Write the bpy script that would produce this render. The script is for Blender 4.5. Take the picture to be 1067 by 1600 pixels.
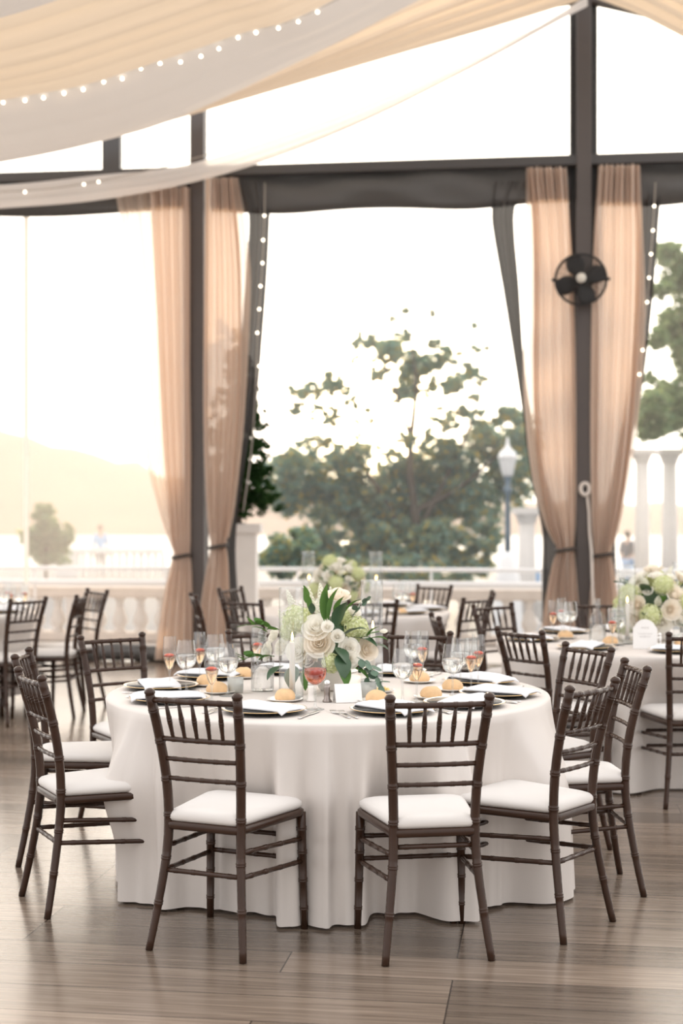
import bpy, bmesh, math, random
from math import sin, cos, pi, radians, sqrt, atan2, exp
from mathutils import Vector, Matrix, Euler

for o in list(bpy.data.objects):
    bpy.data.objects.remove(o)
S = bpy.context.scene
C = S.collection

# ------------------------------------------------------------------ camera, world, sun, exposure
FPX = 2300.0                       # focal length in pixels of the 1067 px wide frame
EYE = 1.53
cam_d = bpy.data.cameras.new('camera')
cam = bpy.data.objects.new('camera', cam_d)
C.objects.link(cam)
cam.location = (0, 0, EYE)
cam.rotation_euler = (pi / 2, 0, 0)
cam_d.sensor_fit = 'HORIZONTAL'
cam_d.sensor_width = 24.0
cam_d.lens = FPX / 1067.0 * 24.0
cam_d.clip_end = 1000
cam_d.dof.use_dof = True
cam_d.dof.focus_distance = 5.65
cam_d.dof.aperture_fstop = 2.0
S.camera = cam

SUN_DIR = Vector((0.0255, 1.0, 0.0655)).normalized()     # towards the low evening sun

w = bpy.data.worlds.new('evening_sky')
S.world = w
w.use_nodes = True
wn = w.node_tree
wn.nodes.clear()
def WN(t, **k):
    n = wn.nodes.new(t)
    for a, b in k.items():
        setattr(n, a, b)
    return n
tc = WN('ShaderNodeTexCoord')
nrm = WN('ShaderNodeVectorMath', operation='NORMALIZE')
wn.links.new(tc.outputs['Generated'], nrm.inputs[0])
dot = WN('ShaderNodeVectorMath', operation='DOT_PRODUCT')
wn.links.new(nrm.outputs[0], dot.inputs[0])
dot.inputs[1].default_value = SUN_DIR
mr = WN('ShaderNodeMapRange')
mr.inputs['From Min'].default_value = -1
mr.inputs['From Max'].default_value = 1
mr.inputs['To Min'].default_value = 0
mr.inputs['To Max'].default_value = 1
wn.links.new(dot.outputs['Value'], mr.inputs['Value'])
ramp = WN('ShaderNodeValToRGB')
e = ramp.color_ramp.elements
e[0].position = 0.0
e[0].color = (1.18, 1.14, 1.11, 1)
e[1].position = 1.0
e[1].color = (3.6, 3.25, 2.8, 1)
m_ = e.new(0.5); m_.color = (1.55, 1.52, 1.52, 1)
m_ = e.new(0.9); m_.color = (2.5, 2.42, 2.3, 1)
wn.links.new(mr.outputs[0], ramp.inputs[0])
pw = WN('ShaderNodeMath', operation='POWER')
mx = WN('ShaderNodeMath', operation='MAXIMUM')
mx.inputs[1].default_value = 0
wn.links.new(dot.outputs['Value'], mx.inputs[0])
wn.links.new(mx.outputs[0], pw.inputs[0])
pw.inputs[1].default_value = 900
halo = WN('ShaderNodeMix', data_type='RGBA', blend_type='ADD')
halo.inputs[7].default_value = (14, 10, 5.5, 1)
wn.links.new(pw.outputs[0], halo.inputs[0])
wn.links.new(ramp.outputs[0], halo.inputs[6])
bg = WN('ShaderNodeBackground')
bg.inputs['Strength'].default_value = 1.0
wn.links.new(halo.outputs[2], bg.inputs['Color'])
wo = WN('ShaderNodeOutputWorld')
wn.links.new(bg.outputs[0], wo.inputs[0])

sun_d = bpy.data.lights.new('sun', 'SUN')
sun_d.energy = 3.5
sun_d.angle = radians(1.2)
sun_d.color = (1.0, 0.76, 0.5)
sun = bpy.data.objects.new('sun', sun_d)
C.objects.link(sun)
sun.location = (0, 60, 10)
sun.rotation_euler = SUN_DIR.to_track_quat('Z', 'Y').to_euler()

S.view_settings.view_transform = 'Standard'
S.view_settings.look = 'None'
S.view_settings.exposure = 0.28
S.view_settings.gamma = 1.0
S.view_settings.use_curve_mapping = False
cy = S.cycles
cy.use_denoising = True
cy.max_bounces = 10
cy.diffuse_bounces = 4
cy.glossy_bounces = 3
cy.transmission_bounces = 8
cy.transparent_max_bounces = 24
cy.caustics_reflective = False
cy.caustics_refractive = False
cy.sample_clamp_indirect = 6.0

# ------------------------------------------------------------------ helpers
rnd = random.Random(7)

class MB:
    """collects geometry that becomes ONE mesh object"""
    def __init__(s):
        s.v = []; s.f = []
    def add(s, vs, fs):
        k = len(s.v)
        s.v.extend([tuple(p) for p in vs])
        s.f.extend([tuple(i + k for i in f) for f in fs])
        return s
    def box(s, c, d, m=None):
        x, y, z = d[0] / 2, d[1] / 2, d[2] / 2
        vs = [Vector((a * x, b * y, cc * z)) for a in (-1, 1) for b in (-1, 1) for cc in (-1, 1)]
        vs = [(m @ p if m else p) + Vector(c) for p in vs]
        return s.add(vs, [(0, 1, 3, 2), (4, 6, 7, 5), (0, 4, 5, 1), (2, 3, 7, 6), (0, 2, 6, 4), (1, 5, 7, 3)])
    def grid(s, rows, closed=False):
        n = len(rows[0])
        vs = [p for r in rows for p in r]
        fs = []
        for i in range(len(rows) - 1):
            for j in range(n if closed else n - 1):
                a = i * n + j; b = i * n + (j + 1) % n
                fs.append((a, b, b + n, a + n))
        return s.add(vs, fs)
    def lathe(s, prof, n=16, c=(0, 0, 0), m=None, cap=True):
        rows = []
        for r, z in prof:
            row = []
            for j in range(n):
                a = 2 * pi * j / n
                p = Vector((r * cos(a), r * sin(a), z))
                if m: p = m @ p
                row.append(p + Vector(c))
            rows.append(row)
        k = len(s.v)
        s.grid(rows, True)
        if cap:
            s.f.append(tuple(k + j for j in reversed(range(n))))
            s.f.append(tuple(k + (len(prof) - 1) * n + j for j in range(n)))
        return s
    def tube(s, pts, rad, n=10, closed=False):
        pts = [Vector(p) for p in pts]
        if not hasattr(rad, '__len__'):
            rad = [rad] * len(pts)
        rows = []
        up = None
        for i, p in enumerate(pts):
            if closed:
                t = pts[(i + 1) % len(pts)] - pts[i - 1]
            else:
                t = pts[min(i + 1, len(pts) - 1)] - pts[max(i - 1, 0)]
            t.normalize()
            if up is None:
                up = Vector((0, 0, 1)) if abs(t.z) < 0.9 else Vector((0, 1, 0))
            x = t.cross(up).normalized()
            y = x.cross(t).normalized()
            up = y
            rows.append([p + rad[i] * (cos(2 * pi * j / n) * x + sin(2 * pi * j / n) * y) for j in range(n)])
        k = len(s.v)
        if closed:
            rows.append(rows[0])
        s.grid(rows, True)
        if not closed:
            s.f.append(tuple(k + j for j in range(n)))
            s.f.append(tuple(k + (len(rows) - 1) * n + j for j in reversed(range(n))))
        return s
    def ball(s, c, r, n=12, k=8):
        if not hasattr(r, '__len__'):
            r = (r, r, r)
        prof = [(sin(pi * i / k), -cos(pi * i / k)) for i in range(k + 1)]
        prof[0] = (0.02, -1); prof[-1] = (0.02, 1)
        m = Matrix.Diagonal(Vector(r)).to_3x3()
        return s.lathe(prof, n, c, m)
    def build(s, name, mat, parent=None, smooth=True, loc=None, rz=None, bevel=None, solid=None, sub=0, fixn=True):
        me = bpy.data.meshes.new(name)
        me.from_pydata(s.v, [], s.f)
        if fixn:
            bm = bmesh.new(); bm.from_mesh(me)
            bmesh.ops.recalc_face_normals(bm, faces=bm.faces[:])
            bm.to_mesh(me); bm.free()
        if smooth:
            me.polygons.foreach_set('use_smooth', [True] * len(me.polygons))
        me.materials.append(mat)
        o = bpy.data.objects.new(name, me)
        C.objects.link(o)
        if parent: o.parent = parent
        if loc: o.location = loc
        if rz is not None: o.rotation_euler = (0, 0, rz)
        if bevel:
            b = o.modifiers.new('bevel', 'BEVEL'); b.width = bevel; b.segments = 2; b.limit_method = 'ANGLE'
        if solid:
            b = o.modifiers.new('solidify', 'SOLIDIFY'); b.thickness = solid; b.offset = 0
        if sub:
            b = o.modifiers.new('subsurf', 'SUBSURF'); b.levels = sub; b.render_levels = sub
        return o

def inst(name, src, parent=None, loc=None, rot=None, sc=None):
    """another object of the same mesh"""
    o = bpy.data.objects.new(name, src.data)
    C.objects.link(o)
    if parent: o.parent = parent
    if loc is not None: o.location = loc
    if rot is not None: o.rotation_euler = rot
    if sc is not None: o.scale = (sc, sc, sc) if not hasattr(sc, '__len__') else sc
    return o

def tag(o, label=None, cat=None, group=None, kind=None):
    if label: o['label'] = label
    if cat: o['category'] = cat
    if group: o['group'] = group
    if kind: o['kind'] = kind
    return o

def empty(name, loc, rz=0.0):
    o = bpy.data.objects.new(name, None)
    C.objects.link(o)
    o.empty_display_size = 0.1
    o.location = loc
    o.rotation_euler = (0, 0, rz)
    return o

def copy_tree(o, parent=None):
    c = o.copy()
    C.objects.link(c)
    if parent: c.parent = parent
    for ch in list(o.children):
        copy_tree(ch, c)
    return c

def struct(o):
    o['kind'] = 'structure'
    return o

# the tent's end wall: right post, direction to the left, direction into the room
RP = Vector((2.386, 14.5, 0))
EL = Vector((-3.843, 0.5, 0)).normalized()
NI = Vector((-EL.y, EL.x, 0))
if NI.y > 0: NI = -NI
YAW = atan2(-0.5, 3.843)

def at(u, v, b):
    """point of the plane standing b metres in front of the tent's end wall"""
    k = (u - 533.5) / FPX
    Y = (b + RP.dot(NI)) / (k * NI.x + NI.y)
    return Vector((k * Y, Y, EYE - (v - 800) * Y / FPX))
def aty(u, v, Y):
    return Vector(((u - 533.5) / FPX * Y, Y, EYE - (v - 800) * Y / FPX))

def interp(tab, x):
    """smooth interpolation of rows (x, a, b, ...)"""
    n = len(tab)
    if x <= tab[0][0]: return tab[0][1:]
    if x >= tab[-1][0]: return tab[-1][1:]
    for i in range(n - 1):
        if tab[i][0] <= x <= tab[i + 1][0]:
            t = (x - tab[i][0]) / (tab[i + 1][0] - tab[i][0])
            p0 = tab[max(i - 1, 0)]; p1 = tab[i]; p2 = tab[i + 1]; p3 = tab[min(i + 2, n - 1)]
            out = []
            for k in range(1, len(p1)):
                h = p2[0] - p1[0]
                m1 = (p2[k] - p0[k]) / max(p2[0] - p0[0], 1e-6) * h
                m2 = (p3[k] - p1[k]) / max(p3[0] - p1[0], 1e-6) * h
                t2 = t * t; t3 = t2 * t
                out.append((2*t3-3*t2+1)*p1[k] + (t3-2*t2+t)*m1 + (-2*t3+3*t2)*p2[k] + (t3-t2)*m2)
            return tuple(out)

# ------------------------------------------------------------------ materials
def mat_new(name):
    m = bpy.data.materials.new(name)
    m.use_nodes = True
    m.node_tree.nodes.clear()
    return m, m.node_tree
def out(nt, sh):
    o = nt.nodes.new('ShaderNodeOutputMaterial')
    nt.links.new(sh, o.inputs['Surface'])

def pbr(name, col, rough=0.5, metal=0.0, noise=0.0, nscale=20, bump=0.0, bscale=60, sheen=0.0, emit=None, es=0, coat=0, spec=0.5, sss=0):
    m, nt = mat_new(name)
    p = nt.nodes.new('ShaderNodeBsdfPrincipled')
    p.inputs['Base Color'].default_value = (*col, 1)
    p.inputs['Roughness'].default_value = rough
    p.inputs['Metallic'].default_value = metal
    p.inputs['Sheen Weight'].default_value = sheen
    p.inputs['Coat Weight'].default_value = coat
    p.inputs['Specular IOR Level'].default_value = spec
    if sss:
        p.inputs['Subsurface Weight'].default_value = sss
        p.inputs['Subsurface Radius'].default_value = (0.02, 0.015, 0.01)
    if emit:
        p.inputs['Emission Color'].default_value = (*emit, 1)
        p.inputs['Emission Strength'].default_value = es
    tcn = nt.nodes.new('ShaderNodeTexCoord')
    if noise:
        nz = nt.nodes.new('ShaderNodeTexNoise')
        nz.inputs['Scale'].default_value = nscale
        nz.inputs['Detail'].default_value = 4
        nt.links.new(tcn.outputs['Object'], nz.inputs['Vector'])
        mp = nt.nodes.new('ShaderNodeMapRange')
        mp.inputs['To Min'].default_value = 1 - noise
        mp.inputs['To Max'].default_value = 1 + noise
        nt.links.new(nz.outputs['Fac'], mp.inputs['Value'])
        ml = nt.nodes.new('ShaderNodeVectorMath'); ml.operation = 'SCALE'
        ml.inputs[0].default_value = col
        nt.links.new(mp.outputs[0], ml.inputs['Scale'])
        nt.links.new(ml.outputs[0], p.inputs['Base Color'])
    if bump:
        nb = nt.nodes.new('ShaderNodeTexNoise')
        nb.inputs['Scale'].default_value = bscale
        nt.links.new(tcn.outputs['Object'], nb.inputs['Vector'])
        bp = nt.nodes.new('ShaderNodeBump')
        bp.inputs['Strength'].default_value = bump
        bp.inputs['Distance'].default_value = 0.01
        nt.links.new(nb.outputs['Fac'], bp.inputs['Height'])
        nt.links.new(bp.outputs[0], p.inputs['Normal'])
    out(nt, p.outputs[0])
    return m

def cloth_mat(name, col, trans=0.4, clear=0.0, tcol=None, gloss=0.0, var=0.0):
    """thin cloth: diffuse + translucent, optionally partly see-through"""
    m, nt = mat_new(name)
    d = nt.nodes.new('ShaderNodeBsdfDiffuse'); d.inputs[0].default_value = (*col, 1)
    t = nt.nodes.new('ShaderNodeBsdfTranslucent'); t.inputs[0].default_value = (*(tcol or col), 1)
    mx = nt.nodes.new('ShaderNodeMixShader'); mx.inputs[0].default_value = trans
    nt.links.new(d.outputs[0], mx.inputs[1]); nt.links.new(t.outputs[0], mx.inputs[2])
    sh = mx.outputs[0]
    if gloss:
        g = nt.nodes.new('ShaderNodeBsdfGlossy'); g.inputs['Roughness'].default_value = 0.42
        g.inputs[0].default_value = (1, 0.97, 0.95, 1)
        m2 = nt.nodes.new('ShaderNodeMixShader'); m2.inputs[0].default_value = gloss
        nt.links.new(sh, m2.inputs[1]); nt.links.new(g.outputs[0], m2.inputs[2]); sh = m2.outputs[0]
    if clear:
        tr = nt.nodes.new('ShaderNodeBsdfTransparent')
        m3 = nt.nodes.new('ShaderNodeMixShader')
        lw = nt.nodes.new('ShaderNodeLayerWeight'); lw.inputs[0].default_value = 0.3
        mm = nt.nodes.new('ShaderNodeMapRange')
        mm.inputs['To Min'].default_value = clear; mm.inputs['To Max'].default_value = clear * 0.1
        nt.links.new(lw.outputs['Facing'], mm.inputs['Value'])
        nt.links.new(mm.outputs[0], m3.inputs[0])
        nt.links.new(sh, m3.inputs[1]); nt.links.new(tr.outputs[0], m3.inputs[2]); sh = m3.outputs[0]
    out(nt, sh)
    return m

def glass_mat(name, tint=(0.97, 0.98, 0.98), edge=0.55, base=0.05, haze=0.0, hazecol=(1, 1, 1)):
    """thin clear wall of glass or vinyl: transparent with a fresnel-like sheen"""
    m, nt = mat_new(name)
    tr = nt.nodes.new('ShaderNodeBsdfTransparent')
    lw = nt.nodes.new('ShaderNodeLayerWeight'); lw.inputs[0].default_value = 0.5
    cr = nt.nodes.new('ShaderNodeMix'); cr.data_type = 'RGBA'
    cr.inputs[6].default_value = (*tint, 1); cr.inputs[7].default_value = (tint[0]*0.72, tint[1]*0.75, tint[2]*0.76, 1)
    p4 = nt.nodes.new('ShaderNodeMath'); p4.operation = 'POWER'; p4.inputs[1].default_value = 4
    nt.links.new(lw.outputs['Facing'], p4.inputs[0])
    nt.links.new(p4.outputs[0], cr.inputs[0]); nt.links.new(cr.outputs[2], tr.inputs[0])
    g = nt.nodes.new('ShaderNodeBsdfGlossy'); g.inputs['Roughness'].default_value = 0.02
    mp = nt.nodes.new('ShaderNodeMapRange')
    mp.inputs['To Min'].default_value = base; mp.inputs['To Max'].default_value = edge
    nt.links.new(p4.outputs[0], mp.inputs['Value'])
    mx = nt.nodes.new('ShaderNodeMixShader')
    nt.links.new(mp.outputs[0], mx.inputs[0]); nt.links.new(tr.outputs[0], mx.inputs[1]); nt.links.new(g.outputs[0], mx.inputs[2])
    sh = mx.outputs[0]
    if haze:
        t = nt.nodes.new('ShaderNodeBsdfTranslucent'); t.inputs[0].default_value = (*hazecol, 1)
        m2 = nt.nodes.new('ShaderNodeMixShader'); m2.inputs[0].default_value = haze
        nt.links.new(sh, m2.inputs[1]); nt.links.new(t.outputs[0], m2.inputs[2]); sh = m2.outputs[0]
    out(nt, sh)
    return m

def liquid_mat(name, col, ior=1.33):
    m, nt = mat_new(name)
    r = nt.nodes.new('ShaderNodeBsdfRefraction'); r.inputs['IOR'].default_value = ior
    r.inputs[0].default_value = (*col, 1); r.inputs['Roughness'].default_value = 0.0
    tr = nt.nodes.new('ShaderNodeBsdfTransparent'); tr.inputs[0].default_value = (*col, 1)
    g = nt.nodes.new('ShaderNodeBsdfGlossy'); g.inputs['Roughness'].default_value = 0.02
    mx = nt.nodes.new('ShaderNodeMixShader'); mx.inputs[0].default_value = 0.45
    nt.links.new(r.outputs[0], mx.inputs[1]); nt.links.new(tr.outputs[0], mx.inputs[2])
    m2 = nt.nodes.new('ShaderNodeMixShader'); m2.inputs[0].default_value = 0.05
    nt.links.new(mx.outputs[0], m2.inputs[1]); nt.links.new(g.outputs[0], m2.inputs[2])
    out(nt, m2.outputs[0])
    return m

def leaf_mat(name, stops, trans=0.45, tmul=(1.3, 1.25, 0.7)):
    """leaves coloured leaf by leaf, thin enough to let the low sun through"""
    m, nt = mat_new(name)
    ge = nt.nodes.new('ShaderNodeNewGeometry')
    r = nt.nodes.new('ShaderNodeValToRGB')
    els = r.color_ramp.elements
    els[0].position = stops[0][0]; els[0].color = (*stops[0][1], 1)
    els[1].position = stops[-1][0]; els[1].color = (*stops[-1][1], 1)
    for p, c in stops[1:-1]:
        x = els.new(p); x.color = (*c, 1)
    nt.links.new(ge.outputs['Random Per Island'], r.inputs[0])
    d = nt.nodes.new('ShaderNodeBsdfDiffuse')
    nt.links.new(r.outputs[0], d.inputs[0])
    vm = nt.nodes.new('ShaderNodeVectorMath'); vm.operation = 'MULTIPLY'
    vm.inputs[1].default_value = tmul
    nt.links.new(r.outputs[0], vm.inputs[0])
    t = nt.nodes.new('ShaderNodeBsdfTranslucent')
    nt.links.new(vm.outputs[0], t.inputs[0])
    mx = nt.nodes.new('ShaderNodeMixShader'); mx.inputs[0].default_value = trans
    nt.links.new(d.outputs[0], mx.inputs[1]); nt.links.new(t.outputs[0], mx.inputs[2])
    out(nt, mx.outputs[0])
    return m

def emit_mat(name, col, st):
    m, nt = mat_new(name)
    e_ = nt.nodes.new('ShaderNodeEmission'); e_.inputs[0].default_value = (*col, 1); e_.inputs[1].default_value = st
    out(nt, e_.outputs[0])
    return m

M = {}
M['chair'] = pbr('dark_brown_chair_resin', (0.040, 0.0185, 0.0105), 0.25, noise=0.25, nscale=14, spec=0.34)
M['cushion'] = pbr('ivory_cushion_cloth', (0.655, 0.62, 0.59), 0.75, sheen=0.3, bump=0.08, bscale=300)
M['cloth'] = cloth_mat('ivory_satin_cloth', (0.71, 0.655, 0.612), 0.10, gloss=0.10)
M['napkin'] = cloth_mat('white_napkin_cotton', (0.86, 0.855, 0.87), 0.12)
M['curtain'] = cloth_mat('blush_chiffon', (0.82, 0.70, 0.615), 0.46, clear=0.08, tcol=(0.80, 0.63, 0.50))
M['sheer'] = cloth_mat('blush_sheer', (0.80, 0.67, 0.58), 0.5, clear=0.32, tcol=(0.82, 0.66, 0.52))
M['white_drape'] = cloth_mat('white_ceiling_voile', (0.80, 0.76, 0.725), 0.23, clear=0.0, tcol=(0.80, 0.72, 0.64))
M['peach_drape'] = cloth_mat('blush_ceiling_voile', (0.82, 0.70, 0.59), 0.32, clear=0.0, tcol=(0.86, 0.69, 0.50))
M['sheer_drape'] = cloth_mat('white_ceiling_sheer', (0.90, 0.86, 0.83), 0.35, clear=0.10, tcol=(0.92, 0.86, 0.80))
M['steel'] = pbr('grey_brown_painted_steel', (0.095, 0.080, 0.075), 0.45, noise=0.1, nscale=5)
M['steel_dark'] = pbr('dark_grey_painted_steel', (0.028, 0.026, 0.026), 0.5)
M['steel_mid'] = pbr('mid_grey_painted_steel', (0.07, 0.066, 0.066), 0.4)
M['mesh'] = cloth_mat('black_mesh_canvas', (0.075, 0.072, 0.070), 0.14, clear=0.04, gloss=0.06)
M['black'] = pbr('black_rubber', (0.015, 0.014, 0.014), 0.6)
M['tie'] = pbr('dark_brown_tie_ribbon', (0.045, 0.035, 0.03), 0.6)
M['glass'] = glass_mat('clear_drinking_glass', edge=0.9, base=0.13)
M['cyl_glass'] = glass_mat('clear_cylinder_glass', edge=0.9, base=0.12)
M['vinyl'] = glass_mat('clear_vinyl', (0.99, 0.99, 0.98), 0.4, 0.02)
M['hazy_vinyl'] = glass_mat('hazy_vinyl', (0.98, 0.97, 0.96), 0.5, 0.03, haze=0.055, hazecol=(1, 0.84, 0.76))
M['pane_strip'] = cloth_mat('white_pane_strip', (0.9, 0.88, 0.85), 0.6)
M['water'] = liquid_mat('water', (0.99, 0.99, 0.99))
M['champagne'] = liquid_mat('pale_rose_wine', (1.0, 0.86, 0.72))
M['rose_wine'] = liquid_mat('coral_drink', (0.98, 0.55, 0.42))
M['berry'] = pbr('red_strawberry', (0.72, 0.09, 0.035), 0.35, bump=0.3, bscale=300)
M['china'] = pbr('ivory_china', (0.84, 0.80, 0.75), 0.18)
M['charger'] = pbr('dark_charger_underside', (0.02, 0.019, 0.02), 0.3)
M['gold'] = pbr('gold_rim', (0.80, 0.55, 0.25), 0.25, metal=1)
M['silver'] = pbr('polished_cutlery', (0.72, 0.70, 0.68), 0.18, metal=1)
M['pewter'] = pbr('pewter', (0.32, 0.28, 0.26), 0.3, metal=0.9)
M['bread'] = pbr('baked_crust', (0.76, 0.50, 0.27), 0.6, noise=0.35, nscale=18, bump=0.3, bscale=40)
M['butter'] = pbr('butter', (0.88, 0.66, 0.24), 0.45, sss=0.1)
M['wax'] = pbr('ivory_wax', (0.88, 0.83, 0.76), 0.4, sss=0.25)
M['wick'] = pbr('wick', (0.03, 0.02, 0.02), 0.8)
M['flame'] = emit_mat('candle_flame', (1.0, 0.62, 0.22), 14)
M['bulb'] = emit_mat('warm_fairy_bulb', (1.0, 0.9, 0.72), 5)
M['wire'] = pbr('pale_wire', (0.45, 0.40, 0.34), 0.5)
M['frost'] = glass_mat('frosted_votive_glass', (0.93, 0.95, 0.95), 0.5, 0.08, haze=0.35)
M['paper'] = pbr('white_card', (0.85, 0.83, 0.81), 0.6)
M['petal'] = cloth_mat('white_rose_petal', (0.96, 0.95, 0.91), 0.42, tcol=(0.97, 0.93, 0.84))
M['petal_warm'] = cloth_mat('cream_rose_petal', (0.95, 0.905, 0.83), 0.42, tcol=(0.97, 0.88, 0.75))
M['hydrangea'] = leaf_mat('pale_green_floret', [(0, (0.60, 0.66, 0.35)), (0.5, (0.74, 0.77, 0.47)), (1, (0.84, 0.85, 0.66))], 0.25, (1, 1, 0.8))
M['stock'] = leaf_mat('white_floret', [(0, (0.82, 0.82, 0.70)), (1, (0.93, 0.91, 0.86))], 0.25, (1, 1, 0.9))
M['leaf'] = leaf_mat('bright_green_leaf', [(0, (0.06, 0.135, 0.04)), (1, (0.12, 0.225, 0.075))], 0.25)
M['leaf_dark'] = pbr('deep_green_leaf', (0.04, 0.085, 0.04), 0.4)
M['eucalyptus'] = pbr('grey_green_leaf', (0.10, 0.17, 0.115), 0.55)
M['stem'] = pbr('green_stem', (0.12, 0.22, 0.06), 0.5)
M['stone'] = pbr('pale_limestone', (0.70, 0.63, 0.57), 0.8, noise=0.10, nscale=8)
M['stone_cream'] = pbr('cream_stone', (0.78, 0.735, 0.69), 0.8, noise=0.06, nscale=6)
M['white_rail'] = pbr('white_painted_rail', (0.88, 0.87, 0.86), 0.35)
M['ground'] = pbr('pale_terrace_stone', (0.62, 0.57, 0.52), 0.85, noise=0.12, nscale=1.5)
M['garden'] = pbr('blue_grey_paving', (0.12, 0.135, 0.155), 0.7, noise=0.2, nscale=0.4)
M['lake'] = pbr('pale_evening_water', (0.55, 0.53, 0.50), 0.5, noise=0.1, nscale=0.3)
M['hill'] = pbr('dry_hillside', (0.24, 0.150, 0.105), 0.95, noise=0.35, nscale=0.12)
M['bark'] = pbr('grey_bark', (0.10, 0.075, 0.055), 0.9, noise=0.3, nscale=10)
M['tree'] = leaf_mat('veiled_backlit_leaves', [(0, (0.19, 0.33, 0.31)), (0.45, (0.26, 0.40, 0.36)), (0.76, (0.34, 0.42, 0.30)), (0.92, (0.58, 0.48, 0.16)), (1, (0.80, 0.54, 0.11))], 0.46, (1.25, 1.15, 0.8))  # veiling haze and sun gold are put into these leaf colours
M['tree_pale'] = leaf_mat('pale_tree_leaves', [(0, (0.16, 0.25, 0.17)), (0.6, (0.25, 0.36, 0.23)), (1, (0.40, 0.48, 0.30))], 0.4)
M['conifer'] = leaf_mat('conifer_needles', [(0, (0.014, 0.035, 0.014)), (1, (0.04, 0.085, 0.028))], 0.25)
M['hedge'] = leaf_mat('hedge_leaves', [(0, (0.03, 0.06, 0.055)), (1, (0.08, 0.13, 0.09))], 0.3)
M['lamp_paint'] = pbr('blue_grey_lamp_paint', (0.15, 0.20, 0.24), 0.5)
M['lamp_glass'] = cloth_mat('milky_lamp_glass', (0.9, 0.9, 0.9), 0.75)
M['skin'] = pbr('skin', (0.55, 0.33, 0.24), 0.5)
M['hair'] = pbr('dark_hair', (0.04, 0.025, 0.02), 0.6)
M['navy'] = pbr('navy_cloth', (0.03, 0.045, 0.09), 0.8)
M['sky_blue'] = pbr('light_blue_cloth', (0.25, 0.45, 0.72), 0.8)
M['rope'] = pbr('white_cord', (0.72, 0.66, 0.60), 0.6)

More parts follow.
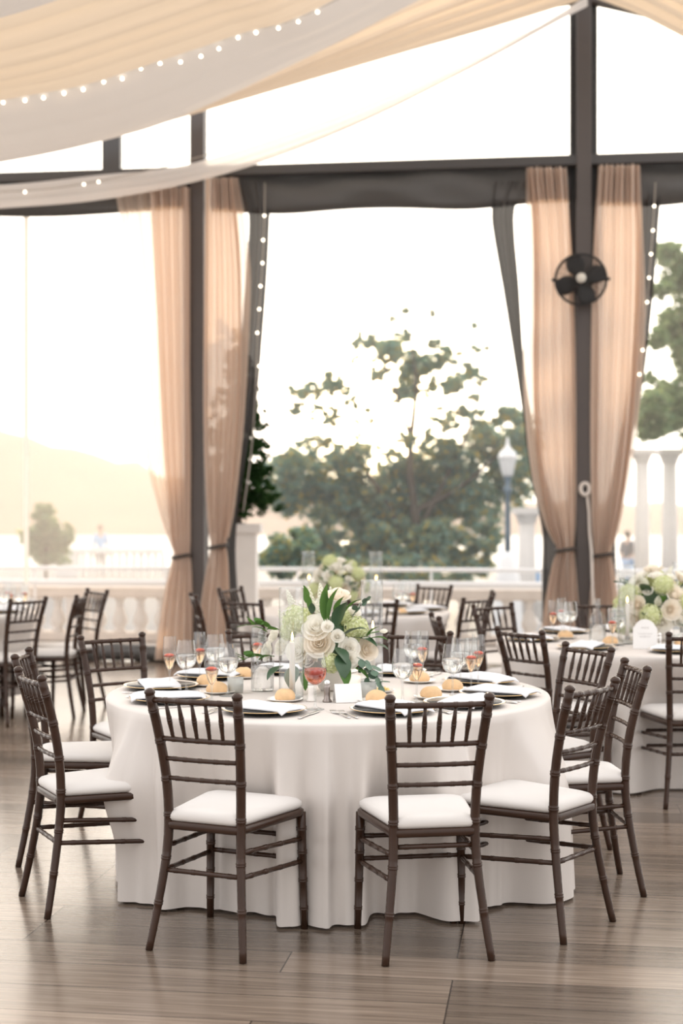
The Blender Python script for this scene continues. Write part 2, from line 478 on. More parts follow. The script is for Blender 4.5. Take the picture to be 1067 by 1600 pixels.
def floor_material():
    m, nt = mat_new('grey_oak_planks')
    L = nt.links.new
    tcn = nt.nodes.new('ShaderNodeTexCoord')
    mp = nt.nodes.new('ShaderNodeMapping')
    mp.inputs['Rotation'].default_value = (0, 0, radians(8.0))
    mp.inputs['Location'].default_value = (0.31, 0.12, 0)
    L(tcn.outputs['Object'], mp.inputs['Vector'])
    def brick(c1, c2, mort):
        b = nt.nodes.new('ShaderNodeTexBrick')
        b.offset = 0.37; b.offset_frequency = 3; b.squash = 1.0
        b.inputs['Scale'].default_value = 1.0
        b.inputs['Brick Width'].default_value = 1.55
        b.inputs['Row Height'].default_value = 0.235
        b.inputs['Mortar Size'].default_value = mort
        b.inputs['Mortar Smooth'].default_value = 0.2
        b.inputs['Color1'].default_value = c1; b.inputs['Color2'].default_value = c2
        b.inputs['Mortar'].default_value = (0, 0, 0, 1)
        L(mp.outputs[0], b.inputs['Vector'])
        return b
    b1 = brick((0, 0, 0, 1), (1, 1, 1, 1), 0.0)
    b2 = brick((1, 1, 1, 1), (1, 1, 1, 1), 0.0026)
    # grain stretched along the plank, shifted per plank
    mp2 = nt.nodes.new('ShaderNodeMapping'); mp2.inputs['Scale'].default_value = (1.3, 26, 1)
    L(mp.outputs[0], mp2.inputs['Vector'])
    ad = nt.nodes.new('ShaderNodeVectorMath'); ad.operation = 'MULTIPLY_ADD'
    L(b1.outputs['Color'], ad.inputs[0]); ad.inputs[1].default_value = (7, 13, 3); L(mp2.outputs[0], ad.inputs[2])
    nz = nt.nodes.new('ShaderNodeTexNoise'); nz.inputs['Scale'].default_value = 1.6; nz.inputs['Detail'].default_value = 8
    nz.inputs['Roughness'].default_value = 0.62; nz.inputs['Distortion'].default_value = 0.6
    L(ad.outputs[0], nz.inputs['Vector'])
    wv = nt.nodes.new('ShaderNodeTexWave'); wv.wave_type = 'RINGS'; wv.inputs['Scale'].default_value = 0.55
    wv.inputs['Distortion'].default_value = 9; wv.inputs['Detail'].default_value = 3; wv.inputs['Detail Scale'].default_value = 1.4
    L(ad.outputs[0], wv.inputs['Vector'])
    r1 = nt.nodes.new('ShaderNodeValToRGB')
    el = r1.color_ramp.elements
    el[0].position = 0.28; el[0].color = (0.120, 0.088, 0.066, 1)
    el[1].position = 0.72; el[1].color = (0.285, 0.220, 0.170, 1)
    x = el.new(0.5); x.color = (0.20, 0.152, 0.117, 1)
    L(nz.outputs['Fac'], r1.inputs[0])
    mw = nt.nodes.new('ShaderNodeMix'); mw.data_type = 'RGBA'; mw.blend_type = 'MULTIPLY'; mw.inputs[0].default_value = 0.22
    L(r1.outputs[0], mw.inputs[6]); L(wv.outputs['Color'], mw.inputs[7])
    # tone per plank
    tn = nt.nodes.new('ShaderNodeMapRange'); tn.inputs['To Min'].default_value = 0.66; tn.inputs['To Max'].default_value = 1.30
    L(b1.outputs['Color'], tn.inputs['Value'])
    sc_ = nt.nodes.new('ShaderNodeVectorMath'); sc_.operation = 'SCALE'
    L(mw.outputs[2], sc_.inputs[0]); L(tn.outputs[0], sc_.inputs['Scale'])
    mm = nt.nodes.new('ShaderNodeMix'); mm.data_type = 'RGBA'
    mm.inputs[6].default_value = (0.02, 0.015, 0.012, 1)
    L(b2.outputs['Color'], mm.inputs[0]); L(sc_.outputs[0], mm.inputs[7])
    p = nt.nodes.new('ShaderNodeBsdfPrincipled')
    L(mm.outputs[2], p.inputs['Base Color'])
    rr = nt.nodes.new('ShaderNodeMapRange'); rr.inputs['To Min'].default_value = 0.15; rr.inputs['To Max'].default_value = 0.27
    L(nz.outputs['Fac'], rr.inputs['Value']); L(rr.outputs[0], p.inputs['Roughness'])
    p.inputs['Specular IOR Level'].default_value = 0.75
    bp = nt.nodes.new('ShaderNodeBump'); bp.inputs['Strength'].default_value = 0.12; bp.inputs['Distance'].default_value = 0.003
    mh = nt.nodes.new('ShaderNodeMath'); mh.operation = 'MULTIPLY_ADD'
    L(nz.outputs['Fac'], mh.inputs[0]); mh.inputs[1].default_value = 0.2; L(b2.outputs['Color'], mh.inputs[2])
    L(mh.outputs[0], bp.inputs['Height']); L(bp.outputs[0], p.inputs['Normal'])
    out(nt, p.outputs[0])
    return m
M['floor'] = floor_material()

# ------------------------------------------------------------------ setting: floor, terrace, garden, tent frame
def slab(name, pts, z0, z1, mat):
    n = len(pts)
    mb = MB()
    mb.add([(x, y, z0) for x, y in pts] + [(x, y, z1) for x, y in pts],
           [tuple(range(n - 1, -1, -1)), tuple(range(n, 2 * n))] + [(i, (i + 1) % n, n + (i + 1) % n, n + i) for i in range(n)])
    return struct(mb.build(name, mat, smooth=False))
def rp(a, b):
    p = RP + EL * a + NI * b
    return (p.x, p.y)
slab('floor', [rp(-12, -0.25), rp(14, -0.25), rp(14, 20), rp(-12, 20)], -0.15, 0.0, M['floor'])
slab('terrace', [rp(-16, -2.75), rp(20, -2.75), rp(20, -0.25), rp(-16, -0.25)], -0.2, -0.01, M['ground'])
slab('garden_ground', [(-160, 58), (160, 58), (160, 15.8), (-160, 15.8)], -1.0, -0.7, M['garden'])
slab('lake', [(-160, 320), (160, 320), (160, 58), (-160, 58)], -1.0, -0.72, M['lake'])

def beam(name, a, b, w, mat, d=None, rot=None, bev=0.006):
    """box section between two points"""
    a = Vector(a); b = Vector(b)
    t = (b - a); ln = t.length; t.normalize()
    x = Vector((EL.x, EL.y, 0)) if abs(t.z) > 0.7 else Vector((0, 0, 1))
    y = t.cross(x).normalized(); x = y.cross(t).normalized()
    d = d or w
    mb = MB()
    vs = []
    for p in (a, b):
        for i, j in ((-1, -1), (1, -1), (1, 1), (-1, 1)):
            vs.append(p + x * (w / 2 * i) + y * (d / 2 * j))
    mb.add(vs, [(3, 2, 1, 0), (4, 5, 6, 7), (0, 1, 5, 4), (1, 2, 6, 5), (2, 3, 7, 6), (3, 0, 4, 7)])
    return struct(mb.build(name, mat, smooth=False, bevel=bev))

LPa = (Vector((-1.457, 15.0, 0)) - RP).dot(EL)       # distance of the left post along the wall
def wp(a, z, b=0.0):
    p = RP + EL * a + NI * b
    return Vector((p.x, p.y, z))
HB = 5.02
trim_n = [0]
def trim(a, b, w, mat, d=None):
    trim_n[0] += 1
    return beam('trim_%d' % trim_n[0], a, b, w, mat, d)
# posts (with the dark channel that sits behind each)
trim(wp(0, 0), wp(0, 6.75), 0.145, M['steel'], 0.16)
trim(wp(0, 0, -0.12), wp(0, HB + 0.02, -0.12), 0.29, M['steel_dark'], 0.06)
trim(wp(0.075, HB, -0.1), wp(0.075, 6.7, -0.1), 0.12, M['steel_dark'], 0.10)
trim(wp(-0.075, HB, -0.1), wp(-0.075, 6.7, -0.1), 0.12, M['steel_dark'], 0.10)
trim(wp(LPa, 0), wp(LPa, 6.1), 0.145, M['steel'], 0.16)
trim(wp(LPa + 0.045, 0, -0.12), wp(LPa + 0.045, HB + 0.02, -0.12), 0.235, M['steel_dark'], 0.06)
trim(wp(LPa + 0.92, HB, -0.05), wp(LPa + 0.92, 5.55, -0.05), 0.19, M['steel_mid'], 0.10)
# header beams: left bay, middle bay, right bay
for a0, a1 in ((LPa + 6.5, LPa), (LPa, 0.0), (0.0, -3.5)):
    trim(wp(a0, HB - 0.03, 0.0), wp(a1, HB - 0.03, 0.0), 0.10, M['steel_mid'], 0.12)
# rafters hidden by the drapes (they carry them)
trim(wp(0, 6.62), wp(LPa + 6.5, 5.35), 0.12, M['steel'], 0.12)
trim(wp(0, 6.62), wp(-3.5, 5.65), 0.12, M['steel'], 0.12)
trim(wp(0, 6.68, 0), wp(0, 6.95, 9.5), 0.14, M['steel'], 0.14)

# clear vinyl: gable left and right, hazy sheet closing the left bay
def pane(name, pts, mat):
    mb = MB(); mb.add(pts, [tuple(range(len(pts)))])
    return struct(mb.build(name, mat, smooth=False))
pane('window_1', [wp(0.1, HB + 0.03, -0.02), wp(LPa + 6.5, HB + 0.03, -0.02), wp(LPa + 6.5, 5.3, -0.02), wp(0.1, 6.55, -0.02)], M['vinyl'])
pane('window_2', [wp(-0.1, HB + 0.03, -0.02), wp(-3.5, HB + 0.03, -0.02), wp(-3.5, 5.6, -0.02), wp(-0.1, 6.55, -0.02)], M['vinyl'])
w3 = pane('window_3', [wp(LPa + 0.12, 0.12, -0.2), wp(LPa + 6.5, 0.12, -0.2), wp(LPa + 6.5, HB - 0.1, -0.2), wp(LPa + 0.12, HB - 0.1, -0.2)], M['hazy_vinyl'])
sm = MB()
pa = (at(41, 800, -0.19) - RP).dot(EL)
sm.box(wp(pa, 2.5, -0.19), (0.055, 0.01, 4.7), Matrix.Rotation(YAW, 3, 'Z'))  # narrow upright white strip on the left bay's sheet
sm.build('pane_strip', M['pane_strip'], w3, smooth=False)

# mesh valances rolled up under the header
def valance(name, a0, a1, z0, z1, label, seed):
    r = random.Random(seed)
    rows = []
    N = 60
    for j in range(7):
        t = j / 6
        row = []
        for i in range(N + 1):
            s = i / N
            a = a0 + (a1 - a0) * s
            z = z0 + (z1 - z0) * t + 0.02 * sin(6.3 * s * 2 + seed) * t
            b = 0.03 + 0.05 * sin(pi * t) + 0.02 * sin(9 * s + 4 * t + seed) + 0.012 * sin(23 * s - 6 * t)
            row.append(wp(a, z, b - 0.12))
        rows.append(row)
    mb = MB().grid(rows)
    o = mb.build(name, M['mesh'], solid=0.006)
    tag(o, label, 'valance', 'dark mesh valances under the header beam')
valance('mesh_valance', LPa + 6.4, LPa + 0.12, HB, HB - 0.40, 'dark mesh canvas rolled under the header beam of the left bay', 1)
valance('mesh_valance', LPa - 0.12, 0.12, HB, HB - 0.44, 'dark mesh canvas rolled under the header beam between the two posts', 2)
valance('mesh_valance', -0.12, -3.4, HB, HB - 0.46, 'dark mesh canvas rolled under the header beam right of the fan post', 3)

# ------------------------------------------------------------------ ceiling swags
def spline(pts, t):
    tab = [(i / (len(pts) - 1), *p) for i, p in enumerate(pts)]
    return Vector(interp(tab, t))
def swag(name, far, near, bf, bn, pleats, amp, sag, mat, label, cat='drape', group='fabric swags draped under the tent roof', NT=40):
    F = [at(u, v, bf) for u, v in far]; N_ = [at(u, v, bn) for u, v in near]
    rows = []
    for i in range(71):
        s = i / 70
        f = spline(F, s); n = spline(N_, s)
        row = []
        for j in range(NT + 1):
            t = j / NT
            p = f.lerp(n, t)
            env = min(1, 6 * t, 6 * (1 - t))
            z = -sag * 4 * t * (1 - t) + amp * env * (sin(2 * pi * pleats * t + 0.8 * sin(3 * s)) + 0.5 * sin(2 * pi * pleats * 2.3 * t + 2 + 2 * s))
            row.append(p + Vector((0, 0, z)))
        rows.append(row)
    o = MB().grid(rows).build(name, mat)
    tag(o, label, cat, group)
    return o
swag('ceiling_swag', [(918, 4), (720, 97), (530, 180), (304, 254), (150, 274), (0, 289), (-260, 300)],
     [(918, -6), (720, 112), (530, 205), (360, 268), (177, 309), (0, 325), (-260, 340)], 0.15, 0.30, 3, 0.012, 0.05, M['sheer_drape'],
     'thin sheer white swag drooping lowest across the gable to the left')
swag('ceiling_swag', [(905, 1), (746, 50), (530, 110), (293, 176), (162, 214), (0, 245), (-260, 285)],
     [(915, -105), (655, -6), (500, 68), (293, 160), (162, 198), (0, 232), (-260, 275)], 0.35, 1.15, 5, 0.035, 0.03, M['peach_drape'],
     'peach swag with long folds running from the gable apex, under the grey white one')
swag('ceiling_swag', [(930, -140), (655, 0), (500, 80), (293, 178), (162, 220), (0, 254), (-260, 290)],
     [(940, -250), (521, -2), (372, 52), (220, 103), (130, 131), (5, 154), (-260, 200)], 1.3, 3.2, 2, 0.012, 0.10, M['white_drape'],
     'broad smooth greyish white swag between the two rows of fairy lights and the gable')
swag('ceiling_swag', [(940, -250), (521, 0), (372, 54), (220, 105), (130, 133), (5, 156), (-260, 202)],
     [(945, -420), (430, -130), (260, -62), (90, -2), (0, 26), (-120, 58), (-260, 90)], 3.25, 5.2, 6, 0.035, 0.05, M['peach_drape'],
     'peach toned swag in the upper left corner with a fairy light row along its middle')
swag('ceiling_swag', [(945, -420), (430, -130), (260, -62), (90, 0), (0, 28), (-120, 60), (-260, 92)],
     [(950, -700), (430, -380), (260, -260), (90, -180), (0, -140), (-120, -100), (-260, -60)], 5.25, 7.2, 3, 0.02, 0.05, M['white_drape'],
     'white swag cut off by the top left corner of the picture')
swag('ceiling_swag', [(932, -2), (960, 8), (1000, 24), (1067, 58), (1160, 105), (1290, 170)],
     [(934, -120), (965, -112), (1005, -95), (1075, -60), (1165, -20), (1290, 50)], 0.35, 1.2, 5, 0.03, 0.03, M['peach_drape'],
     'peach swag falling to the right from the gable apex')
swag('ceiling_swag', [(932, -125), (965, -108), (1005, -90), (1075, -50), (1165, 0), (1290, 60)],
     [(940, -300), (985, -280), (1025, -260), (1095, -230), (1185, -190), (1290, -140)], 1.3, 3.0, 3, 0.02, 0.05, M['white_drape'],
     'white swag falling to the right above the peach one')

# ------------------------------------------------------------------ string lights
bulb_src = MB().ball((0, 0, 0), 0.013, 10, 6).build('bulb', M['bulb'])
def lights(pts_bulb, pts_wire, label, drop=0.03):
    root = empty('string_lights', pts_wire[0])
    o0 = pts_wire[0]
    tab = [p - o0 for p in pts_wire]
    dense = [spline(tab, i / 60) for i in range(61)]
    MB().tube(dense, 0.005, 6).build('wire', M['wire'], root)
    for p in pts_bulb:
        inst('bulb', bulb_src, root, p - o0)
    tag(root, label, 'string lights', 'strings of warm fairy lights')
row1 = [(496, 11), (466, 26), (435, 36), (400, 43), (372, 51), (342, 68), (314, 80), (282, 89), (250, 91), (220, 99), (191, 115), (162, 120), (130, 132), (100, 138), (68, 145), (39, 149), (5, 152)]
B1 = 3.15
lights([at(u, v + 8, B1) for u, v in row1], [at(u, v + 4, B1) for u, v in [(940, -245), (521, -2), (372, 50), (220, 99), (130, 127), (5, 150), (-200, 190)]],
       'lower row of fairy lights along the edge of the greyish white ceiling swag')
row2 = [(261, 6), (222, 16), (185, 27), (150, 35), (118, 45), (82, 44), (52, 63), (15, 70)]
lights([at(u, v + 22, 4.0) for u, v in row2], [at(u, v + 17, 4.0) for u, v in [(940, -320), (430, -60), (261, 2), (185, 22), (118, 41), (52, 58), (5, 68), (-200, 118)]],
       'upper row of fairy lights across the peach ceiling swag, top left corner')
lights([at(u, v, 0.12) for u, v in [(413, 337), (411, 375), (410, 411), (407, 447), (405, 483), (402, 520), (405, 572)]],
       [at(u, v, 0.10) for u, v in [(414, 285), (413, 337), (410, 411), (405, 483), (402, 530), (400, 600), (393, 700), (380, 800)]],
       'fairy lights running down the dark mesh curtain beside the left post')
lights([at(u, v, 0.12) for u, v in [(1022, 322), (1020, 360), (1017, 397), (1014, 434), (1011, 472), (1004, 547), (999, 585)]],
       [at(u, v, 0.10) for u, v in [(1024, 285), (1022, 322), (1017, 397), (1011, 472), (1004, 547), (996, 610), (985, 700), (965, 830)]],
       'fairy lights running down the dark mesh curtain right of the fan post')
lights([at(u, v, 0.33) for u, v in [(39, 300), (131, 288), (154, 284)]],
       [at(u, v, 0.33) for u, v in [(-120, 302), (39, 298), (131, 287), (250, 262), (330, 240)]],
       'three faint fairy lights glowing through the lowest sheer swag')
bpy.data.objects.remove(bulb_src)

# ------------------------------------------------------------------ curtains
def curtain(tab, b, pleats, amp, mat, seed=0, sheer=None):
    """tab rows: (v, uL, uR); returns mesh builder"""
    v0, v1 = tab[0][0], tab[-1][0]
    rows = []
    NS = pleats * 8
    for i in range(91):
        v = v0 + (v1 - v0) * i / 90
        uL, uR = interp(tab, v)
        L_ = at(uL, v, b); R_ = at(uR, v, b)
        wdt = (R_ - L_).length
        row = []
        for j in range(NS + 1):
            s = j / NS
            # pleats: gather unevenly
            ss = s + 0.10 / pleats * sin(2 * pi * pleats * s * 0.5 + seed)
            ss = min(max(ss, 0), 1)
            p = L_.lerp(R_, ss)
            ph = 2 * pi * pleats * s + seed + 0.5 * sin(i * 0.045 + seed)
            d = amp * (sin(ph) + 0.45 * sin(0.43 * ph + 1.3 + i * 0.01)) * (0.55 + 0.45 * min(1, wdt / 0.45))
            row.append(p + NI * d)
        rows.append(row)
    return MB().grid(rows)
def tieback(parent, u0, u1, v, b):
    L_ = at(u0, v, b); R_ = at(u1, v, b)
    c = (L_ + R_) / 2; hw = (R_ - L_).length / 2
    pts = []
    for i in range(28):
        a = 2 * pi * i / 28
        x = (R_ - L_).normalized()
        pts.append(c + x * hw * cos(a) * 1.06 + NI * 0.085 * sin(a) + Vector((0, 0, 0.015 * cos(a))))
    mb = MB().tube(pts, 0.018, 8, closed=True)
    mb.build('tieback', M['tie'], parent)
def full_curtain(tabm, tabs, tie, b, pleats, label, seed):
    main = curtain(tabm, b, pleats, 0.05, None, seed).build('curtain', M['curtain'])
    if tabs:
        curtain(tabs, b - 0.03, 3, 0.03, None, seed + 1).build('sheer_edge', M['sheer'], main)
    tieback(main, *tie, b)
    tag(main, label, 'curtain', 'blush curtains tied back at the posts')
full_curtain([(292, 236, 297), (400, 242, 297), (500, 247, 297), (600, 251, 297), (700, 256, 298), (800, 264, 297), (845, 268, 297), (862, 272, 296), (880, 268, 298), (920, 258, 300), (980, 248, 301), (1031, 242, 303)],
             [(292, 178, 240), (400, 197, 245), (500, 204, 250), (600, 212, 254), (700, 224, 258), (780, 243, 264), (840, 262, 272), (860, 270, 276)],
             (271, 297, 869), 0.14, 8, 'blush curtain tied back on the left side of the left post', 0.3)
full_curtain([(278, 322, 366), (400, 321, 378), (500, 320, 380), (600, 319, 379), (700, 320, 372), (800, 324, 362), (840, 328, 356), (853, 330, 354), (870, 327, 357), (920, 318, 360), (980, 311, 361), (1030, 306, 362)],
             [(278, 358, 372), (350, 366, 384), (430, 372, 392), (520, 374, 390), (600, 372, 386), (700, 366, 378), (800, 356, 366), (840, 350, 358)],
             (328, 355, 854), 0.14, 7, 'blush curtain tied back on the right side of the left post', 1.7)
full_curtain([(262, 825, 885), (350, 832, 890), (450, 834, 896), (550, 833, 899), (650, 835, 900), (750, 845, 900), (820, 858, 899), (858, 870, 897), (880, 863, 899), (930, 853, 903), (985, 846, 906), (1040, 842, 908)],
             [(262, 822, 834), (350, 822, 842), (450, 822, 844), (560, 817, 842), (650, 820, 844), (750, 832, 852), (820, 851, 864), (850, 866, 874)],
             (868, 898, 859), 0.14, 8, 'blush curtain tied back on the left side of the fan post', 2.9)
full_curtain([(258, 935, 999), (350, 929, 1000), (450, 925, 1001), (550, 923, 998), (650, 922, 992), (750, 923, 980), (820, 925, 966), (866, 928, 956), (890, 926, 960), (930, 922, 965), (985, 919, 970), (1040, 917, 972)],
             [(258, 990, 1000), (350, 994, 1004), (450, 994, 1008), (530, 992, 1008), (620, 984, 1001), (720, 970, 989), (800, 960, 973), (850, 951, 960)],
             (927, 958, 867), 0.14, 8, 'blush curtain tied back on the right side of the fan post', 4.1)

def mesh_curtain(tab, b, label, seed):
    o = curtain(tab, b, 4, 0.03, None, seed).build('mesh_curtain', M['mesh'])
    tag(o, label, 'mesh curtain', 'dark mesh curtains gathered behind the blush ones')
mesh_curtain([(284, 372, 424), (330, 388, 422), (420, 385, 418), (520, 378, 411), (620, 372, 402), (720, 362, 384), (800, 345, 372), (860, 340, 368), (930, 345, 371), (1025, 345, 372)], -0.06,
             'dark mesh curtain gathered behind the blush curtain at the left post', 0.0)
mesh_curtain([(284, 772, 822), (320, 768, 806), (350, 768, 803), (450, 785, 811), (560, 803, 818), (640, 815, 828), (740, 828, 850), (830, 846, 880), (900, 846, 885), (1020, 846, 885)], -0.06,
             'dark mesh curtain sweeping down from the header to the left of the fan post', 1.0)
mesh_curtain([(284, 992, 1036), (320, 998, 1031), (400, 994, 1025), (480, 990, 1018), (600, 980, 1004), (720, 960, 980), (830, 938, 962), (900, 935, 962), (1020, 935, 964)], -0.06,
             'dark mesh curtain gathered behind the blush curtain right of the fan post', 2.0)

# rolled canvas at the foot of the left bay
mb = MB()
pts = [wp((at(u, 1000, -0.02) - RP).dot(EL), 0.085 + 0.01 * sin(u), -0.02) for u in range(100, 292, 12)]
mb.tube(pts, [0.085 + 0.008 * sin(i * 2.1) for i in range(len(pts))], 12)
tag(mb.build('canvas_roll', M['mesh']), 'dark canvas roll lying on the floor along the foot of the left bay', 'canvas roll')

# ------------------------------------------------------------------ fan on the right post
fc = at(907.5, 436.5, 0.28)
fan = empty('wall_fan', fc, YAW)
R_F = 0.245
def ring_pts(r, y, n=48):
    return [(r * cos(2 * pi * i / n), y, r * sin(2 * pi * i / n)) for i in range(n)]
MB().tube(ring_pts(R_F, 0), 0.012, 8, True).build('cage_rim', M['steel_dark'], fan)
cg = MB()
for k in range(1, 15):
    r = R_F * k / 15
    cg.tube(ring_pts(r, -0.07 * sqrt(max(0, 1 - (r / R_F) ** 2))), 0.0022, 5, True)
for k in range(24):
    a = 2 * pi * k / 24
    cg.tube([(R_F * t * cos(a), -0.07 * sqrt(max(0, 1 - t * t)), R_F * t * sin(a)) for t in (0.12, 0.3, 0.5, 0.7, 0.85, 0.95, 1)], 0.0025, 5)
cg.build('front_grille', M['steel_dark'], fan)
for k in range(4):
    mb = MB()
    rows = []
    a0 = radians(90 * k + 20)
    for i in range(9):
        t = 0.16 + 0.80 * i / 8
        row = []
        hw = 0.42 * sin(pi * min(1, 0.30 + 0.62 * i / 8)) + 0.16
        for j in range(5):
            q = j / 4 - 0.5
            a = a0 + q * hw * 2.2
            row.append((R_F * t * cos(a), 0.02 + 0.05 * q, R_F * t * sin(a)))
        rows.append(row)
    mb.grid(rows).build('blade', M['steel_dark'], fan, solid=0.004)
mt = Matrix.Rotation(pi / 2, 3, 'X')
MB().lathe([(0.0001, -0.01), (0.04, -0.01), (0.047, 0.01), (0.047, 0.03), (0.0001, 0.03)], 20, (0, -0.075, 0), mt).build('hub_cap', pbr('cream_badge', (0.72, 0.68, 0.6), 0.35), fan)
MB().lathe([(0.0001, -0.10), (0.07, -0.10), (0.075, -0.02), (0.06, 0.03), (0.0001, 0.03)], 20, (0, 0.03, 0), mt).build('motor', M['steel_dark'], fan)
for s in (-1, 1):
    MB().lathe([(0.016, -0.02), (0.016, 0.02)], 10, (s * (R_F + 0.015), 0, 0), Matrix.Rotation(pi / 2, 3, 'Y')).build('pivot_knob', M['steel_dark'], fan)
mb = MB(); mb.tube([(-R_F - 0.012, 0.0, 0), (-R_F * 0.55, 0.08, -0.02), (0, 0.14, -0.03), (R_F * 0.55, 0.08, -0.02), (R_F + 0.012, 0, 0)], 0.013, 8)
mb.box((0, 0.155, -0.03), (0.12, 0.06, 0.2))
mb.build('bracket', M['steel_dark'], fan)
tag(fan, 'round black caged fan with cream hub fixed on the right post', 'fan')

# cord hung on a hook of the right post
hk = at(914, 762, 0.11)
cord = empty('hanging_cord', hk)
def lp(u, v, b=0.115): return at(u, v, b) - hk
MB().tube([lp(914 + 7 * cos(a), 764 + 9 * sin(a), 0.12 + 0.01 * sin(a)) for a in [2 * pi * i / 20 for i in range(20)]], 0.02, 8, True).build('loop', M['rope'], cord)
MB().tube([lp(917, 772), lp(920, 800), lp(921, 830, 0.13), lp(924, 860, 0.18), lp(925, 900, 0.2), lp(927, 950, 0.2), lp(929, 1000, 0.18), lp(932, 1032, 0.16)], 0.014, 8).build('rope', M['rope'], cord)
tag(cord, 'white cord hanging in a loop from a hook on the right post', 'cord')

# ------------------------------------------------------------------ outside: balustrade, rails, pedestal
bal = empty('balustrade', wp(3.0, 0, -2.4), YAW)
def bx_(x, y, z): return (x, y, z)
MB().box((-0.6, 0, 0.58), (10.6, 0.30, 0.13)).build('coping', M['stone'], bal, smooth=False, bevel=0.02)
MB().box((-0.6, 0, 0.05), (10.6, 0.28, 0.10)).build('plinth', M['stone'], bal, smooth=False, bevel=0.01)
prof = [(0.075, 0.10), (0.075, 0.125), (0.05, 0.135), (0.055, 0.15), (0.085, 0.20), (0.092, 0.24), (0.08, 0.29), (0.05, 0.37), (0.04, 0.42), (0.05, 0.435), (0.05, 0.45), (0.04, 0.465), (0.062, 0.49), (0.075, 0.50), (0.075, 0.52)]
bs = MB().lathe(prof, 14).build('baluster', M['stone_cream'], bal)
xs = []
x = -5.7
while x < 4.6:
    xs.append(x); x += 0.255
for k, x in enumerate(xs):
    if k % 12 == 11:
        MB().box((x, 0, 0.31), (0.24, 0.24, 0.42)).build('pier', M['stone_cream'], bal, smooth=False, bevel=0.01)
    elif k == 0:
        bs.location = (x, 0, 0)
    else:
        inst('baluster', bs, bal, (x, 0, 0))
tag(bal, 'pale stone balustrade with turned balusters outside the tent', 'balustrade')
rail = empty('guard_rail', wp(3.0, 0, -2.15), YAW)
mb = MB().tube([(-5.9, 0, 0.70), (4.65, 0, 0.70)], 0.042, 10); mb.build('lower_rail', M['white_rail'], rail)
mb = MB().tube([(-5.9, 0, 0.868), (4.65, 0, 0.868)], 0.026, 10); mb.build('upper_rail', M['white_rail'], rail)
for x in (-5.2, -3.35, -1.75, -0.2, 1.35, 2.9, 4.5):
    MB().tube([(x, 0, 0.0), (x, 0, 0.87)], 0.014, 8).build('rail_post', M['white_rail'], rail)
tag(rail, 'white double pipe rail running along the top of the stone balustrade', 'railing')

def scatter_leaves(mb, r, blobs, size, n, elong=1.7):
    """blobs: (centre, radii, weight); leaves are small folded diamonds near the blob's shell"""
    tot = sum(b[2] for b in blobs)
    for c, rad, wgt in blobs:
        k = int(n * wgt / tot)
        # twig clusters give the lumps and gaps of real foliage
        cl = []
        for _ in range(max(3, k // 18)):
            while True:
                d = Vector((r.uniform(-1, 1), r.uniform(-1, 1), r.uniform(-1, 1)))
                if 0.05 < d.length <= 1: break
            d = d * (0.5 + 0.5 * d.length)
            cl.append(Vector((c[0] + d.x * rad[0], c[1] + d.y * rad[1], c[2] + d.z * rad[2])))
        cr = 0.21 * (rad[0] + rad[2]) / 2
        for _ in range(k):
            q = r.choice(cl)
            p = q + Vector((r.gauss(0, cr * 0.5), r.gauss(0, cr * 0.5), r.gauss(0, cr * 0.38)))
            a = Euler((r.uniform(-0.9, 0.9), r.uniform(-0.9, 0.9), r.uniform(0, 6.3))).to_matrix()
            s = size * r.uniform(0.6, 1.3)
            vs = [a @ Vector(x) * s + p for x in ((-elong / 2, 0, 0), (-0.1, -0.42, 0.12), (elong / 2, 0, -0.1), (-0.1, 0.42, 0.12))]
            i = len(mb.v)
            mb.v.extend([tuple(v) for v in vs]); mb.f.append((i, i + 1, i + 2)); mb.f.append((i, i + 2, i + 3))

# topiary on a pedestal, right of the left post
tp = aty(371, 812, 16.35)
top = empty('topiary', (tp.x, tp.y, -0.01))
MB().box((0, 0, 0.66), (0.44, 0.44, 1.32)).box((0, 0, 0.06), (0.54, 0.54, 0.12)).box((0, 0, 1.36), (0.54, 0.54, 0.10)).build('pedestal', M['stone_cream'], top, smooth=False, bevel=0.01)
MB().tube([(0, 0, 1.40), (0, 0, 3.2)], [0.05, 0.02], 8).build('trunk', M['bark'], top)
r = random.Random(3)
mb = MB()
bl = []
for i in range(34):
    t = i / 33
    rr = 0.43 * (1 - t) ** 0.75 * (0.55 if t < 0.04 else 1) + 0.05
    for k in range(3):
        a = r.uniform(0, 6.3)
        bl.append(((rr * 0.55 * cos(a), rr * 0.55 * sin(a), 1.52 + 1.95 * t), (rr * 0.6, rr * 0.6, 0.14), rr))
scatter_leaves(mb, r, bl, 0.035, 15000, 2.2)
mb.build('foliage', M['conifer'], top, smooth=False, fixn=False)
tag(top, 'dark green cone shaped conifer on a cream stone pedestal behind the left post', 'topiary')

# ------------------------------------------------------------------ trees outside
def tree(name, base, trunk_pts, blobs_uv, Y, n, size, mat, label, group=None, seed=1, depth=1.6):
    r = random.Random(seed)
    root = empty(name, base)
    B = Vector(base)
    tb = MB()
    for pts, rads in trunk_pts:
        P = [aty(u, v, Y) - B for u, v in pts]
        Q = [spline(P, i / 14) for i in range(15)] if len(P) > 2 else P
        R_ = [rads[0] + (rads[1] - rads[0]) * i / (len(Q) - 1) for i in range(len(Q))]
        tb.tube(Q, R_, 8)
    tb.build('trunk', M['bark'], root)
    k = Y / FPX
    bl = []
    for u, v, ru, rv, wgt in blobs_uv:
        p = aty(u, v, Y + r.uniform(-depth, depth) * 0.6) - B
        bl.append((p, (ru * k, max(ru, rv) * k * 0.7 + 0.3, rv * k), wgt))
    mb = MB()
    scatter_leaves(mb, r, bl, size, n)
    mb.build('foliage', mat, root, smooth=False, fixn=False)
    tag(root, label, 'tree', group)
    return root

